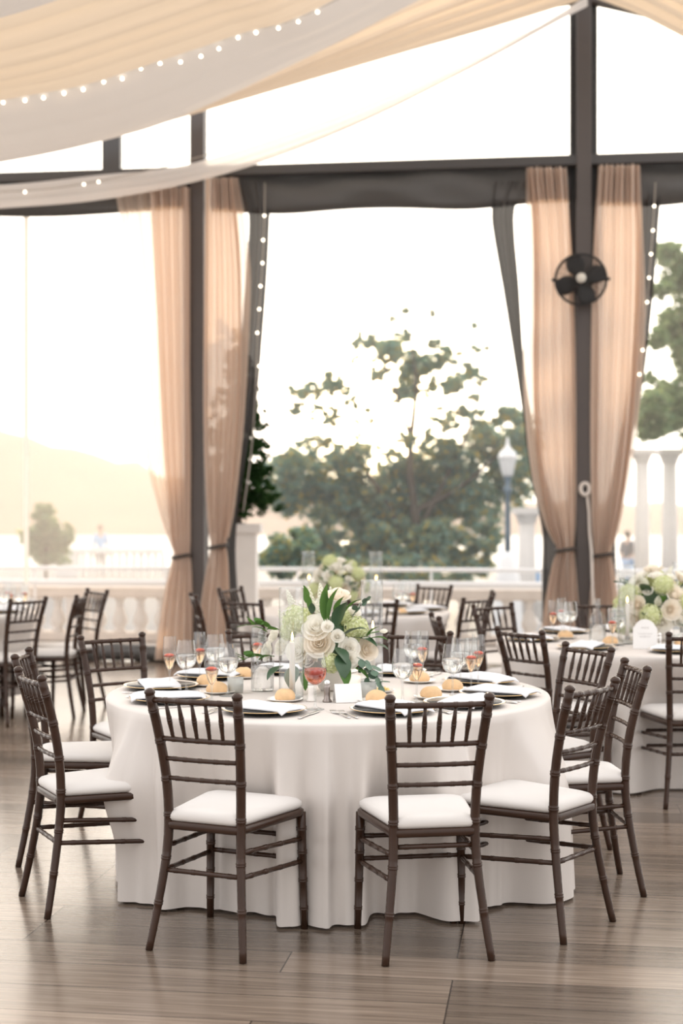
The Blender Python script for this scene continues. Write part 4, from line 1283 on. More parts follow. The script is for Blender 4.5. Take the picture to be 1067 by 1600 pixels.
HEM = [(150, 0.93), (160, 0.90), (172, 0.905), (184, 0.895), (194, 0.90), (200, 0.91), (208, 0.93), (214, 0.985), (217, 1.005), (223, 0.955), (230, 0.96), (232.5, 0.865), (238, 0.87), (244, 0.85), (251, 0.84), (256.8, 0.845), (259.5, 0.985), (262, 0.965), (266, 0.95), (269.2, 0.985), (270.6, 1.0), (271.6, 0.955), (275, 0.94), (278.5, 0.955),
       (281.5, 0.83), (287, 0.83), (293.5, 0.845), (296, 0.985), (299.5, 1.03), (302.5, 1.045), (305, 0.95), (312, 0.94), (318.5, 0.955), (323, 1.06), (328, 1.125), (334, 1.09), (341, 1.05), (349, 1.01), (356, 0.98)]
def seats(tb):
    """direction and seat front radius of the chairs drawn up to a table"""
    o = []
    for x_, y_, dg in CHAIRS:
        dx, dy = x_ - tb[0], y_ - tb[1]
        rr = sqrt(dx * dx + dy * dy)
        if rr < tb[2] + 0.55:
            o.append((atan2(dy, dx), rr - 0.475))
    return o
table(*TM, 'large round table hidden under the ivory cloth in front')
tablecloth(*TM, 0.006, [(7, 0.30), (11, 0.28), (17, 0.20)], 'ivory satin floor length tablecloth on the nearest round table', flare=0.02, seed=3, hemtab=HEM)
table(*TR, 'round table hidden under the ivory cloth at the right edge')
tablecloth(*TR, 0.006, [(8, 0.4), (13, 0.35), (19, 0.3)], 'ivory tablecloth on the round table at the right edge', flare=0.06, seed=5, chairs=seats(TR))
table(*TF, 'round table hidden under the ivory cloth by the window')
tablecloth(*TF, 0.03, [(7, 0.4), (12, 0.35), (18, 0.3)], 'ivory tablecloth on the round table by the window, behind the nearest table', flare=0.06, seed=7, chairs=seats(TF))
table(*TL, 'round table on dark metal legs under the ivory cloth at the left edge')
tablecloth(*TL, 0.13, [(6, 0.5), (10, 0.4), (15, 0.3)], 'ivory tablecloth on the round table at the left edge, hem above the floor', flare=0.07, seed=9, chairs=seats(TL))
HT = 0.759                                             # where things stand

# ------------------------------------------------------------------ tableware prototypes
def proto_hide(root):
    pass
def glass_proto(kind, liquid, berry):
    root = empty('wine_glass' if kind == 'wine' else 'champagne_flute', (0, 0, 0))
    if kind == 'wine':
        foot = [(0.0005, 0.0), (0.035, 0.0), (0.036, 0.002), (0.018, 0.006), (0.006, 0.011), (0.0045, 0.03), (0.004, 0.07), (0.006, 0.092)]
        bowl = [(0.0005, 0.092), (0.010, 0.094), (0.026, 0.103), (0.038, 0.118), (0.044, 0.136), (0.045, 0.152), (0.043, 0.172), (0.039, 0.195), (0.0355, 0.222)]
        fill = [(0.0005, 0.096), (0.009, 0.097), (0.025, 0.106), (0.0365, 0.120), (0.0425, 0.137), (0.0437, 0.152), (0.043, 0.160), (0.0005, 0.1602)]
    else:
        foot = [(0.0005, 0.0), (0.032, 0.0), (0.033, 0.002), (0.015, 0.006), (0.005, 0.011), (0.004, 0.03), (0.0038, 0.06), (0.006, 0.082)]
        bowl = [(0.0005, 0.082), (0.006, 0.084), (0.015, 0.10), (0.023, 0.125), (0.0285, 0.15), (0.030, 0.17), (0.029, 0.195), (0.0265, 0.232)]
        fill = [(0.0005, 0.086), (0.005, 0.087), (0.0138, 0.102), (0.0218, 0.126), (0.027, 0.148), (0.0005, 0.1482)]
    bw_ = MB().lathe(bowl, 20, cap=False).build('bowl', M['glass'], root, fixn=False)
    MB().lathe(foot, 16, cap=False).build('stem', M['glass'], root)
    if liquid:
        MB().lathe(fill, 20).build('drink', M[liquid], bw_)
    if berry:
        if kind == 'wine':
            MB().ball((0.004, 0.0, 0.139), (0.024, 0.024, 0.017), 12, 8).build('fruit', M['berry'], bw_)
        else:
            MB().ball((0.002, 0.0, 0.148), (0.0225, 0.0225, 0.0095), 12, 8).build('fruit', M['berry'], bw_)
    return root
P_WINE = glass_proto('wine', 'water', False)
P_WINE_R = glass_proto('wine', 'rose_wine', True)
P_FLUTE = glass_proto('flute', 'champagne', True)
PROTOS = [P_WINE, P_WINE_R, P_FLUTE]
def place(src, loc, rz, label, cat, group, sc=1.0):
    o = copy_tree(src)
    o.location = loc
    o.rotation_euler = (0, 0, rz)
    if sc != 1.0: o.scale = (sc, sc, sc)
    tag(o, label, cat, group)
    return o
def on_table(u, d):
    return ((u - 533.5) / FPX * d, d, HT)
GW = 'water goblets on the nearest table'
GFL = 'champagne flutes with strawberry on the nearest table'
for u, d, lab in (
    (291, 6.32, 'water goblet second from the left in the left cluster on the nearest table'),
    (336, 6.62, 'water goblet standing behind the others in the left cluster on the nearest table'),
    (356, 6.17, 'water goblet at the right of the left cluster, next to the small votive'),
    (629, 5.94, 'water goblet nearest us in the middle right cluster, above the front right chair'),
    (645, 6.80, 'tall looking water goblet at the back of the middle right cluster'),
    (707, 6.14, 'large water goblet at the front of the rightmost cluster on the nearest table'),
    (719, 6.42, 'water goblet standing just behind the front goblet of the rightmost cluster')):
    place(P_WINE, on_table(u, d), rnd.uniform(0, 6), lab, 'wine glass', GW)
place(P_WINE_R, on_table(492.5, 5.75), 0.3, 'goblet with a coral red drink standing before the flower centrepiece', 'wine glass', 'coral drink goblet')
for u, d, lab in (
    (265, 6.39, 'champagne flute with strawberry, leftmost glass on the nearest table'),
    (312, 6.63, 'champagne flute with strawberry third from left, behind the goblets'),
    (331, 5.84, 'champagne flute with strawberry in front of the left cluster, above the front left chair'),
    (402, 6.92, 'champagne flute behind the carafe on the nearest table'),
    (651, 5.98, 'champagne flute with strawberry beside the front goblet of the middle right cluster'),
    (660, 6.69, 'champagne flute at the back right of the middle right cluster'),
    (736, 6.30, 'champagne flute with strawberry in front in the rightmost cluster'),
    (747, 6.50, 'champagne flute with strawberry furthest right on the nearest table')):
    place(P_FLUTE, on_table(u, d), rnd.uniform(0, 6), lab, 'champagne flute', GFL)

# chargers, napkins, cutlery
def make_charger():
    root = empty('charger_plate', (0, 0, 0))
    MB().lathe([(0.001, 0.0), (0.10, 0.0), (0.112, 0.004), (0.158, 0.016), (0.162, 0.018)], 40).build('underside', M['charger'], root)
    MB().lathe([(0.001, 0.0055), (0.10, 0.0055), (0.112, 0.008), (0.157, 0.0195), (0.1625, 0.0195)], 40, cap=False).build('face', M['china'], root)
    MB().tube([(0.1625 * cos(2 * pi * i / 48), 0.1625 * sin(2 * pi * i / 48), 0.0188) for i in range(48)], 0.0012, 6, True).build('rim', M['gold'], root)
    return root
P_CH = make_charger()
def make_napkin(seed):
    r = random.Random(seed)
    L_, W_ = 0.27, 0.155
    nx, ny = 22, 14
    topr, botr = [], []
    k1, k2 = r.uniform(0, 6), r.uniform(0, 6)
    def zbase(x, y):
        # lies on the plate, ends droop over its rim onto the table
        rr = sqrt(x * x + y * y)
        return 0.022 if rr < 0.155 else max(0.004, 0.022 - (rr - 0.155) * 0.9)
    for i in range(nx + 1):
        a, b = [], []
        for j in range(ny + 1):
            x = (i / nx - 0.5) * W_ * (1 + 0.05 * sin(3 * j / ny)); y = (j / ny - 0.5) * L_ * 1.12
            z = zbase(x, y)
            e_ = min(1, 4 * min(i, nx - i) / nx, 4 * min(j, ny - j) / ny)
            th = 0.006 + 0.012 * e_ + 0.005 * sin(20 * x + 14 * y + k1) * e_ + 0.003 * sin(60 * x + k2) * e_
            a.append((x, y, z + th)); b.append((x, y, z))
        topr.append(a); botr.append(b)
    mb = MB().grid(topr); mb.grid(botr)
    n = ny + 1
    T = lambda i, j: i * n + j
    Bo = (nx + 1) * n
    for i in range(nx):
        mb.f.append((T(i, 0), T(i + 1, 0), Bo + T(i + 1, 0), Bo + T(i, 0)))
        mb.f.append((T(i, ny), T(i + 1, ny), Bo + T(i + 1, ny), Bo + T(i, ny)))
    for j in range(ny):
        mb.f.append((T(0, j), T(0, j + 1), Bo + T(0, j + 1), Bo + T(0, j)))
        mb.f.append((T(nx, j), T(nx, j + 1), Bo + T(nx, j + 1), Bo + T(nx, j)))
    return mb
napkins = [make_napkin(k).build('napkin', M['napkin']) for k in range(3)]
def make_fork():
    mb = MB()
    rows = []
    for x, hw, z in ((0.0, 0.0035, 0.003), (0.02, 0.006, 0.0035), (0.06, 0.004, 0.005), (0.11, 0.003, 0.006), (0.13, 0.004, 0.005), (0.14, 0.010, 0.003), (0.150, 0.012, 0.003)):
        rows.append([(x, -hw, z), (x, 0, z + 0.001), (x, hw, z)])
    mb.grid(rows)
    for k in range(4):
        y = -0.0105 + 0.007 * k
        mb.grid([[(0.150, y - 0.0017, 0.003), (0.150, y + 0.0017, 0.003)], [(0.175, y - 0.0015, 0.0045), (0.175, y + 0.0015, 0.0045)], [(0.195, y - 0.0008, 0.008), (0.195, y + 0.0008, 0.008)]])
    return mb.build('fork', M['silver'], solid=0.0022)
def make_knife():
    mb = MB()
    rows = []
    for x, hw, z in ((0.0, 0.005, 0.003), (0.02, 0.007, 0.004), (0.07, 0.005, 0.004), (0.10, 0.0045, 0.004), (0.11, 0.006, 0.003), (0.14, 0.0085, 0.003), (0.19, 0.009, 0.003), (0.215, 0.006, 0.003), (0.225, 0.001, 0.003)):
        rows.append([(x, -hw, z), (x, 0, z + 0.001), (x, hw * 0.8, z)])
    mb.grid(rows)
    return mb.build('knife', M['silver'], solid=0.0022)
FORK, KNIFE = make_fork(), make_knife()
SEATS = [(251, 'the front left chair', True), (290, 'the front right chair', True), (318, 'the right front chair turned left', True), (346, 'the edge on chair furthest right', True),
         (22, 'the chair at the right rear', True), (66, 'the back chair behind the glasses', True), (106, 'the back chair behind the carafe', True), (138, 'the chair at the back left', True),
         (174, 'the half hidden left chair', True), (209, 'the chair at the far left', True)]
def setting(tx, ty, deg, who, tname, rad, cutlery, k):
    a = radians(deg)
    def pol(r_, da=0.0, off=0.0):
        p = Vector((tx + r_ * cos(a), ty + r_ * sin(a)))
        t = Vector((-sin(a), cos(a)))           # to the diner's right hand... seen from the chair
        p = p + t * off
        return (p.x, p.y, HT)
    place(P_CH, pol(rad), a, 'gold rimmed charger plate %s, before %s' % (tname, who), 'charger plate', 'charger plates')
    n = napkins[k % 3].copy(); C.objects.link(n)
    n.location = pol(rad + 0.01); n.rotation_euler = (0, 0, a + pi / 2 * (k % 2) + (0.35 if k % 3 else -0.3))
    tag(n, 'white folded napkin %s, before %s' % (tname, who), 'napkin', 'folded napkins')
    if cutlery:
        for m, off in ((0, -0.185), (1, -0.212)):
            f = FORK.copy(); C.objects.link(f)
            f.location = pol(rad + 0.12 - 0.015 * m, 0, off); f.rotation_euler = (0, 0, a + pi)
            tag(f, '%s dinner fork %s, before %s' % (('inner', 'outer')[m], tname, who), 'fork', 'forks')
        kn = KNIFE.copy(); C.objects.link(kn)
        kn.location = pol(rad + 0.125, 0, 0.188); kn.rotation_euler = (0, 0, a + pi)
        tag(kn, 'dinner knife %s, before %s' % (tname, who), 'knife', 'knives')
for k, (deg, who, cut) in enumerate(SEATS):
    setting(TM[0], TM[1], deg, who, 'on the nearest table', 0.735, cut, k)

# bread rolls on side plates
def make_roll(seed):
    r = random.Random(seed)
    rows = []
    p1, p2 = r.uniform(0, 6), r.uniform(0, 6)
    for i in range(11):
        t = i / 10
        ph = -0.30 + (pi / 2 + 0.30) * t
        row = []
        for j in range(22):
            a = 2 * pi * j / 22
            rr = cos(ph) * 0.042 * (1 + 0.05 * sin(3 * a + p1) + 0.03 * sin(5 * a + p2))
            z = 0.012 + 0.034 * sin(ph) * (1 + 0.05 * sin(2 * a + p2))
            if t > 0.75: z -= 0.004 * abs(sin(a)) * (t - 0.75) * 4
            row.append((rr * cos(a) * 1.12, rr * sin(a), max(z, 0.0)))
        rows.append(row)
    mb = MB().grid(rows, True)
    mb.f.append(tuple(reversed(range(22)))); mb.f.append(tuple(len(mb.v) - 22 + i for i in range(22)))
    return mb.build('bread_roll', M['bread'])
ROLLS = [make_roll(k) for k in range(3)]
SIDE = MB().lathe([(0.001, 0.0), (0.045, 0.0), (0.052, 0.003), (0.075, 0.010), (0.076, 0.012), (0.074, 0.0125), (0.052, 0.0055), (0.001, 0.004)], 32).build('side_plate', M['china'])
def roll(x, y, where, k):
    s = SIDE.copy(); C.objects.link(s); s.location = (x, y, HT)
    tag(s, 'side plate under the roll %s' % where, 'plate', 'side plates')
    b = ROLLS[k % 3].copy(); C.objects.link(b); b.location = (x, y, HT + 0.006); b.rotation_euler = (0, 0, rnd.uniform(0, 6))
    tag(b, 'golden bread roll %s' % where, 'bread roll', 'bread rolls')
for k, (u, v, wh) in enumerate(((445, 1095, 'left of the coral goblet'), (588, 1097, 'between the tent card and the front right chair'), (706, 1079, 'under the largest goblet'),
                                (655, 1066, 'at the back, behind the middle right glasses'), (674, 1091, 'behind the front right chair'), (322, 1071, 'at the back of the left glasses'),
                                (340, 1083, 'in front of the left glasses above the front left chair'), (381, 1059, 'just left of the carafe'))):
    d = 1771 / (v - 800)
    p = on_table(u, d)
    roll(p[0], p[1], wh, k)

# hurricane cylinders with taper candles
def make_hurricane():
    root = empty('candle_cylinder', (0, 0, 0))
    R_ = 0.05
    MB().lathe([(0.001, 0.0), (R_, 0.0), (R_, 0.46)], 28, cap=False).build('cylinder', M['cyl_glass'], root, fixn=False)
    MB().lathe([(0.001, 0.0015), (R_ - 0.002, 0.0015), (R_ - 0.002, 0.012), (0.001, 0.012)], 28).build('base', M['cyl_glass'], root)
    MB().tube([(R_ * cos(2 * pi * i / 36), R_ * sin(2 * pi * i / 36), 0.46) for i in range(36)], 0.0022, 6, True).build('lip', M['cyl_glass'], root)
    return root
def make_candle():
    root = empty('taper_candle', (0, 0, 0))
    wx = MB().lathe([(0.012, 0.0), (0.0118, 0.10), (0.0105, 0.205), (0.007, 0.212), (0.001, 0.213)], 14).build('wax', M['wax'], root)
    MB().tube([(0, 0, 0.212), (0.001, 0, 0.222)], 0.001, 5).build('wick', M['wick'], wx)
    MB().lathe([(0.001, 0.216), (0.0045, 0.222), (0.0055, 0.229), (0.0035, 0.240), (0.0005, 0.252)], 10).build('flame', M['flame'], wx)
    MB().lathe([(0.001, -0.012), (0.03, -0.012), (0.03, -0.008), (0.014, -0.004), (0.0135, 0.018), (0.012, 0.018)], 16, cap=False).build('holder', M['glass'], root)
    return root
P_HUR, P_CAN = make_hurricane(), make_candle()
def hurricane(x, y, where, sc=1.0):
    place(P_HUR, (x, y, HT), 0, 'tall clear glass candle cylinder %s' % where, 'candle cylinder', 'glass candle cylinders')
    place(P_CAN, (x + 0.004, y, HT + 0.026), 0, 'lit ivory taper candle inside the glass cylinder %s' % where, 'candle', 'taper candles')
def uy(u, d): return ((u - 533.5) / FPX * d, d)
hurricane(*uy(455, 6.05), 'left of the nearest flowers')
hurricane(*uy(581, 6.68), 'right of the nearest flowers')
hurricane(*uy(482, 11.6), 'left of the flowers by the window')
hurricane(*uy(587, 11.5), 'right of the flowers by the window')
hurricane(*uy(979, 8.62), 'left of the flowers on the right table')
hurricane(*uy(1064, 9.1), 'at the right edge, behind the right flowers')

# carafes
def make_carafe():
    root = empty('glass_carafe', (0, 0, 0))
    body = [(0.001, 0.0), (0.046, 0.0), (0.05, 0.006), (0.05, 0.125), (0.046, 0.148), (0.034, 0.168), (0.019, 0.182), (0.0155, 0.192), (0.0155, 0.225), (0.019, 0.228), (0.019, 0.234), (0.016, 0.236)]
    bt_ = MB().lathe(body, 26, cap=False).build('bottle', M['glass'], root, fixn=False)
    MB().lathe([(0.001, 0.004), (0.046, 0.004), (0.0475, 0.008), (0.0475, 0.105), (0.001, 0.1052)], 26).build('water', M['water'], bt_)
    MB().lathe([(0.0145, 0.215), (0.0145, 0.237), (0.019, 0.239), (0.018, 0.252), (0.010, 0.258), (0.001, 0.259)], 16).build('stopper', M['glass'], root)
    return root
P_CAR = make_carafe()
place(P_CAR, (*uy(410, 6.36), HT), 0, 'clear glass carafe left of the candle cylinder on the nearest table', 'carafe', 'glass carafes')
place(P_CAR, (*uy(933.5, 8.72), HT), 0, 'clear glass carafe with stopper on the right table', 'carafe', 'glass carafes')

# votives
def make_votive():
    root = empty('votive', (0, 0, 0))
    MB().lathe([(0.001, 0.0), (0.030, 0.0), (0.033, 0.006), (0.034, 0.065), (0.0325, 0.066), (0.031, 0.008), (0.001, 0.006)], 20, cap=False).build('cup', M['frost'], root)
    MB().lathe([(0.001, 0.007), (0.0295, 0.007), (0.0305, 0.042), (0.001, 0.042)], 18).build('wax', M['wax'], root)
    return root
P_VOT = make_votive()
place(P_VOT, (*uy(368, 6.28), HT), 0, 'frosted glass votive between the left goblet and the carafe', 'votive', 'frosted votives')
place(P_VOT, (*uy(576, 6.13), HT), 0, 'frosted glass votive behind the tent card, right of the flowers', 'votive', 'frosted votives')

# butter dish
bd = empty('butter_dish', (*uy(597, 6.30), HT))
MB().lathe([(0.001, 0.0), (0.035, 0.0), (0.05, 0.006), (0.056, 0.012), (0.054, 0.013), (0.048, 0.008), (0.001, 0.004)], 28).build('dish', M['china'], bd)
rb = random.Random(2)
for k in range(7):
    a = k * 2.4; q = 0.012 + 0.003 * k
    MB().lathe([(0.009, 0.006), (0.010, 0.010), (0.008, 0.014), (0.004, 0.019), (0.001, 0.021)], 10, (q * cos(a), q * sin(a), 0.001)).build('butter_curl', M['butter'], bd)
tag(bd, 'small dish of yellow butter right of the flowers on the nearest table', 'butter dish')

# salt and pepper
def shaker(name, u, d, mat, label, h=0.085):
    root = empty(name, (*uy(u, d), HT))
    k = h / 0.085
    MB().lathe([(0.001, 0.0), (0.019, 0.0), (0.0195, 0.004), (0.0135, 0.012), (0.0125, 0.03 * k), (0.0135, 0.055 * k), (0.012, 0.066 * k)], 18).build('body', mat, root)
    MB().lathe([(0.0125, 0.066 * k), (0.013, 0.070 * k), (0.012, 0.078 * k), (0.006, 0.084 * k), (0.001, 0.085 * k)], 18).build('cap', M['silver'], root)
    tag(root, label, 'shaker', 'salt and pepper shakers')
shaker('pepper_shaker', 511, 5.98, M['pewter'], 'dark pewter pepper shaker right of the coral goblet', 0.09)
shaker('salt_shaker', 485.5, 6.0, M['china'], 'white salt shaker left of the coral goblet', 0.085)
shaker('salt_shaker', 1030, 8.38, M['silver'], 'silver shaker beside the arched card on the right table, left of its twin', 0.085)
shaker('pepper_shaker', 1045, 8.40, M['pewter'], 'darker shaker right of its twin on the right table', 0.09)

# tent card on the nearest table, arched card on the right table
tcx, tcy = uy(543, 5.98)
tcard = MB()
hw, dp, hh = 0.055, 0.032, 0.072
tcard.add([(-hw, -dp, 0), (hw, -dp, 0), (hw, 0, hh), (-hw, 0, hh)], [(0, 1, 2, 3)])
tcard.add([(-hw, dp, 0), (hw, dp, 0), (hw, 0, hh), (-hw, 0, hh)], [(0, 3, 2, 1)])
o = tcard.build('tent_card', M['paper'], None, smooth=False, loc=(tcx, tcy, HT + 0.001), rz=radians(12), solid=0.0015)
tag(o, 'white folded tent card standing right of the pepper shaker', 'card')
mb = MB()
pr_ = [(-0.067, 0.0), (0.067, 0.0), (0.067, 0.115), (0.058, 0.125), (0.052, 0.137), (0.040, 0.150), (0.022, 0.162), (0.0, 0.166), (-0.022, 0.162), (-0.040, 0.150), (-0.052, 0.137), (-0.058, 0.125), (-0.067, 0.115)]
n = len(pr_)
lean = 0.12
mb.add([(x, -0.002 + z * lean, z) for x, z in pr_] + [(x, 0.002 + z * lean, z) for x, z in pr_],
       [tuple(range(n)), tuple(range(2 * n - 1, n - 1, -1))] + [(i, n + i, n + (i + 1) % n, (i + 1) % n) for i in range(n)])
crd = empty('menu_card', (*uy(1008, 8.28), HT + 0.001), radians(-8))
mb.build('card', M['paper'], crd, smooth=False)
# faint hand lettering strokes on the card
lt = MB()
for (z, x0, x1) in ((0.118, -0.02, 0.022), (0.085, -0.04, 0.04), (0.068, -0.03, 0.03)):
    pts = [(x0 + (x1 - x0) * i / 24, -0.0035 + (z + 0.004 * sin(i * 1.9)) * lean, z + 0.004 * sin(i * 1.9) * (1 + 0.4 * sin(i * 0.7))) for i in range(25)]
    lt.tube(pts, 0.0005, 4)
lt.build('lettering', pbr('grey_ink', (0.45, 0.42, 0.4), 0.7), crd)
MB().add([(-0.03, 0.05, 0), (0.03, 0.05, 0), (0.02, 0.125 * lean + 0.003, 0.125), (-0.02, 0.125 * lean + 0.003, 0.125)], [(0, 1, 2, 3)]).build('easel', M['paper'], crd, smooth=False, solid=0.002)
tag(crd, 'white card with an arched top standing on the right table before the flowers', 'card')

# ------------------------------------------------------------------ flowers
def rose_mesh(seed, open_=1.0, mat='petal'):
    r = random.Random(seed)
    mb = MB()
    layers = [(3, 0.20, 0.95, 1.5, 0.0), (4, 0.36, 1.0, 1.25, 0.03), (5, 0.55, 0.96, 1.05, 0.10), (5, 0.76, 0.84, 0.92, 0.26), (6, 0.96, 0.66, 0.85, 0.42)]
    for n, rad, h, wd, curl in layers:
        a0 = r.uniform(0, 6.3)
        for k in range(n):
            a = a0 + 2 * pi * k / n + r.uniform(-0.12, 0.12)
            hh_ = h * r.uniform(0.94, 1.05); rr_ = rad * r.uniform(0.94, 1.06) * open_
            rows = []
            for i in range(6):
                t = i / 5
                row = []
                for j in range(7):
                    s = j / 3 - 1
                    ang = a + s * wd * 0.75 * (0.5 + 0.5 * sin(pi * min(1, 0.2 + 0.55 * t)))
                    prof_ = 0.25 + 0.75 * sin(t * pi / 2) ** 0.8
                    q = rr_ * prof_ + curl * max(0, t - 0.6) ** 1.5 * 2.2 - 0.05 * abs(s) * t
                    z = -0.35 + hh_ * (t - 0.10 * s * s * t) - curl * 0.9 * max(0, t - 0.72) ** 1.2
                    row.append((q * cos(ang), q * sin(ang), z))
                rows.append(row)
            mb.grid(rows)
    return mb.build('rose', M[mat])
def hydrangea_mesh(seed, n=120, mat='hydrangea', name='hydrangea', spread=0.16):
    r = random.Random(seed)
    mb = MB()
    for i in range(n):
        z = 1 - 1.75 * (i + 0.5) / n
        a = i * 2.39996
        d = Vector((sqrt(max(0, 1 - z * z)) * cos(a), sqrt(max(0, 1 - z * z)) * sin(a), z))
        d = (d + Vector((r.gauss(0, 0.05), r.gauss(0, 0.05), r.gauss(0, 0.05)))).normalized()
        c = d * r.uniform(0.88, 1.02)
        q = d.to_track_quat('Z', 'Y').to_matrix() @ Matrix.Rotation(r.uniform(0, 1.6), 3, 'Z')
        for k in range(4):
            m2 = q @ Matrix.Rotation(k * pi / 2, 3, 'Z')
            vs = [m2 @ Vector(p) * 1.0 + c for p in ((0, 0, -0.02), (0.5 * spread, -0.42 * spread, 0.02), (1.08 * spread, 0, -0.005), (0.5 * spread, 0.42 * spread, 0.02))]
            mb.add(vs, [(0, 1, 2, 3)])
    mb.ball((0, 0, 0), 0.80, 12, 8)
    return mb.build(name, M[mat], smooth=False, fixn=False)
def stock_mesh(seed):
    """a spire of small ruffled white florets"""
    r = random.Random(seed)
    mb = MB()
    for i in range(46):
        t = i / 45
        a = i * 2.4
        rad = 0.42 * (1 - t) ** 0.6 + 0.06
        c = Vector((rad * cos(a), rad * sin(a), t * 2.2 - 0.8))
        s = 0.30 * (1 - 0.6 * t)
        d = Vector((cos(a), sin(a), 0.5)).normalized()
        q = d.to_track_quat('Z', 'Y').to_matrix() @ Matrix.Rotation(r.uniform(0, 1.6), 3, 'Z')
        for k in range(5):
            m2 = q @ Matrix.Rotation(k * 2 * pi / 5, 3, 'Z')
            mb.add([m2 @ Vector(p) * s + c for p in ((0, 0, 0), (0.45, -0.4, 0.2), (0.95, 0, 0.1), (0.45, 0.4, 0.2))], [(0, 1, 2, 3)])
    return mb.build('stock_flower', M['stock'], smooth=False, fixn=False)
def leaf_mesh(wd, mat, name='leaf'):
    rows = []
    for i in range(10):
        t = i / 9
        hw_ = wd * sin(pi * min(1, t ** 0.8)) ** 0.9 + 0.004
        z = 0.22 * sin(t * 2.2)
        rows.append([(t, s * hw_, z + 0.25 * abs(s) * hw_) for s in (-1, -0.5, 0, 0.5, 1)])
    return MB().grid(rows).build(name, M[mat])
def sprig_mesh(seed, mat='eucalyptus'):
    r = random.Random(seed)
    mb = MB()
    mb.tube([(t, 0.04 * sin(4 * t), 0.25 * t - 0.35 * t * t) for t in (0, 0.25, 0.5, 0.75, 1.0)], 0.012, 5)
    for i in range(9):
        t = 0.15 + 0.85 * i / 8
        c = Vector((t, 0.04 * sin(4 * t), 0.25 * t - 0.35 * t * t))
        m2 = Euler((r.uniform(-0.6, 0.6), r.uniform(-0.5, 0.5), (1 if i % 2 else -1) * r.uniform(0.5, 1.1))).to_matrix()
        L_ = 0.30 * r.uniform(0.8, 1.1)
        rows = []
        for k in range(6):
            q = k / 5
            hw_ = 0.40 * L_ * sin(pi * min(1, q * 0.94 + 0.03)) ** 0.7
            rows.append([m2 @ Vector((q * L_, s * hw_, 0.05 * L_ * abs(s))) + c for s in (-1, 0, 1)])
        mb.grid(rows)
    return mb.build('leaf_sprig', M[mat])
def tulip_mesh():
    mb = MB()
    for k in range(6):
        a = k * pi / 3
        rows = []
        for i in range(8):
            t = i / 7
            q = 0.42 * sin(pi * (0.10 + 0.78 * t)) * (1 if k % 2 else 0.9)
            row = []
            for s in (-1, -0.5, 0, 0.5, 1):
                ang = a + s * 0.62 * sin(pi * min(1, 0.12 + 0.86 * t))
                row.append((q * cos(ang), q * sin(ang), 1.5 * t))
            rows.append(row)
        mb.grid(rows)
    return mb.build('tulip', M['petal'])
F_ = {'rose': [rose_mesh(k, 1.0, 'petal') for k in range(3)], 'rosew': [rose_mesh(10 + k, 1.1, 'petal_warm') for k in range(2)],
      'bud': [rose_mesh(20, 0.8, 'petal')], 'hyd': [hydrangea_mesh(1), hydrangea_mesh(2)],
      'stock': [stock_mesh(3), stock_mesh(4)], 'leaf': [leaf_mesh(0.22, 'leaf')], 'leafd': [leaf_mesh(0.30, 'leaf_dark')],
      'long': [leaf_mesh(0.12, 'leaf')], 'sprig': [sprig_mesh(1), sprig_mesh(2)], 'spriggreen': [sprig_mesh(5, 'leaf')], 'tulip': [tulip_mesh()]}
NAMES_ = {'rose': 'rose', 'rosew': 'rose', 'bud': 'rosebud', 'hyd': 'hydrangea', 'stock': 'stock_flower', 'leaf': 'leaf', 'leafd': 'leaf', 'long': 'leaf', 'sprig': 'leaf_sprig', 'spriggreen': 'leaf_sprig', 'tulip': 'tulip'}
def vase(root):
    MB().lathe([(0.001, 0.0), (0.05, 0.0), (0.06, 0.01), (0.075, 0.05), (0.08, 0.10), (0.075, 0.11), (0.07, 0.10), (0.001, 0.09)], 24).build('vase', M['china'], root)
def put(root, kind, pos, r_, direction=None, spin=None, k=[0]):
    k[0] += 1
    src = F_[kind][k[0] % len(F_[kind])]
    o = inst(NAMES_[kind], src, root, pos)
    d = Vector(direction if direction is not None else (pos[0], pos[1], pos[2] - 0.08))
    d.normalize()
    ax = 'X' if kind in ('leaf', 'leafd', 'long', 'sprig', 'spriggreen') else 'Z'
    q = d.to_track_quat(ax, 'Y' if ax == 'Z' else 'Z')
    if ax == 'Z':
        q = q @ Euler((0, 0, spin if spin is not None else rnd.uniform(0, 6))).to_quaternion()
    o.rotation_mode = 'QUATERNION'; o.rotation_quaternion = q
    o.scale = (r_, r_, r_)
    return o
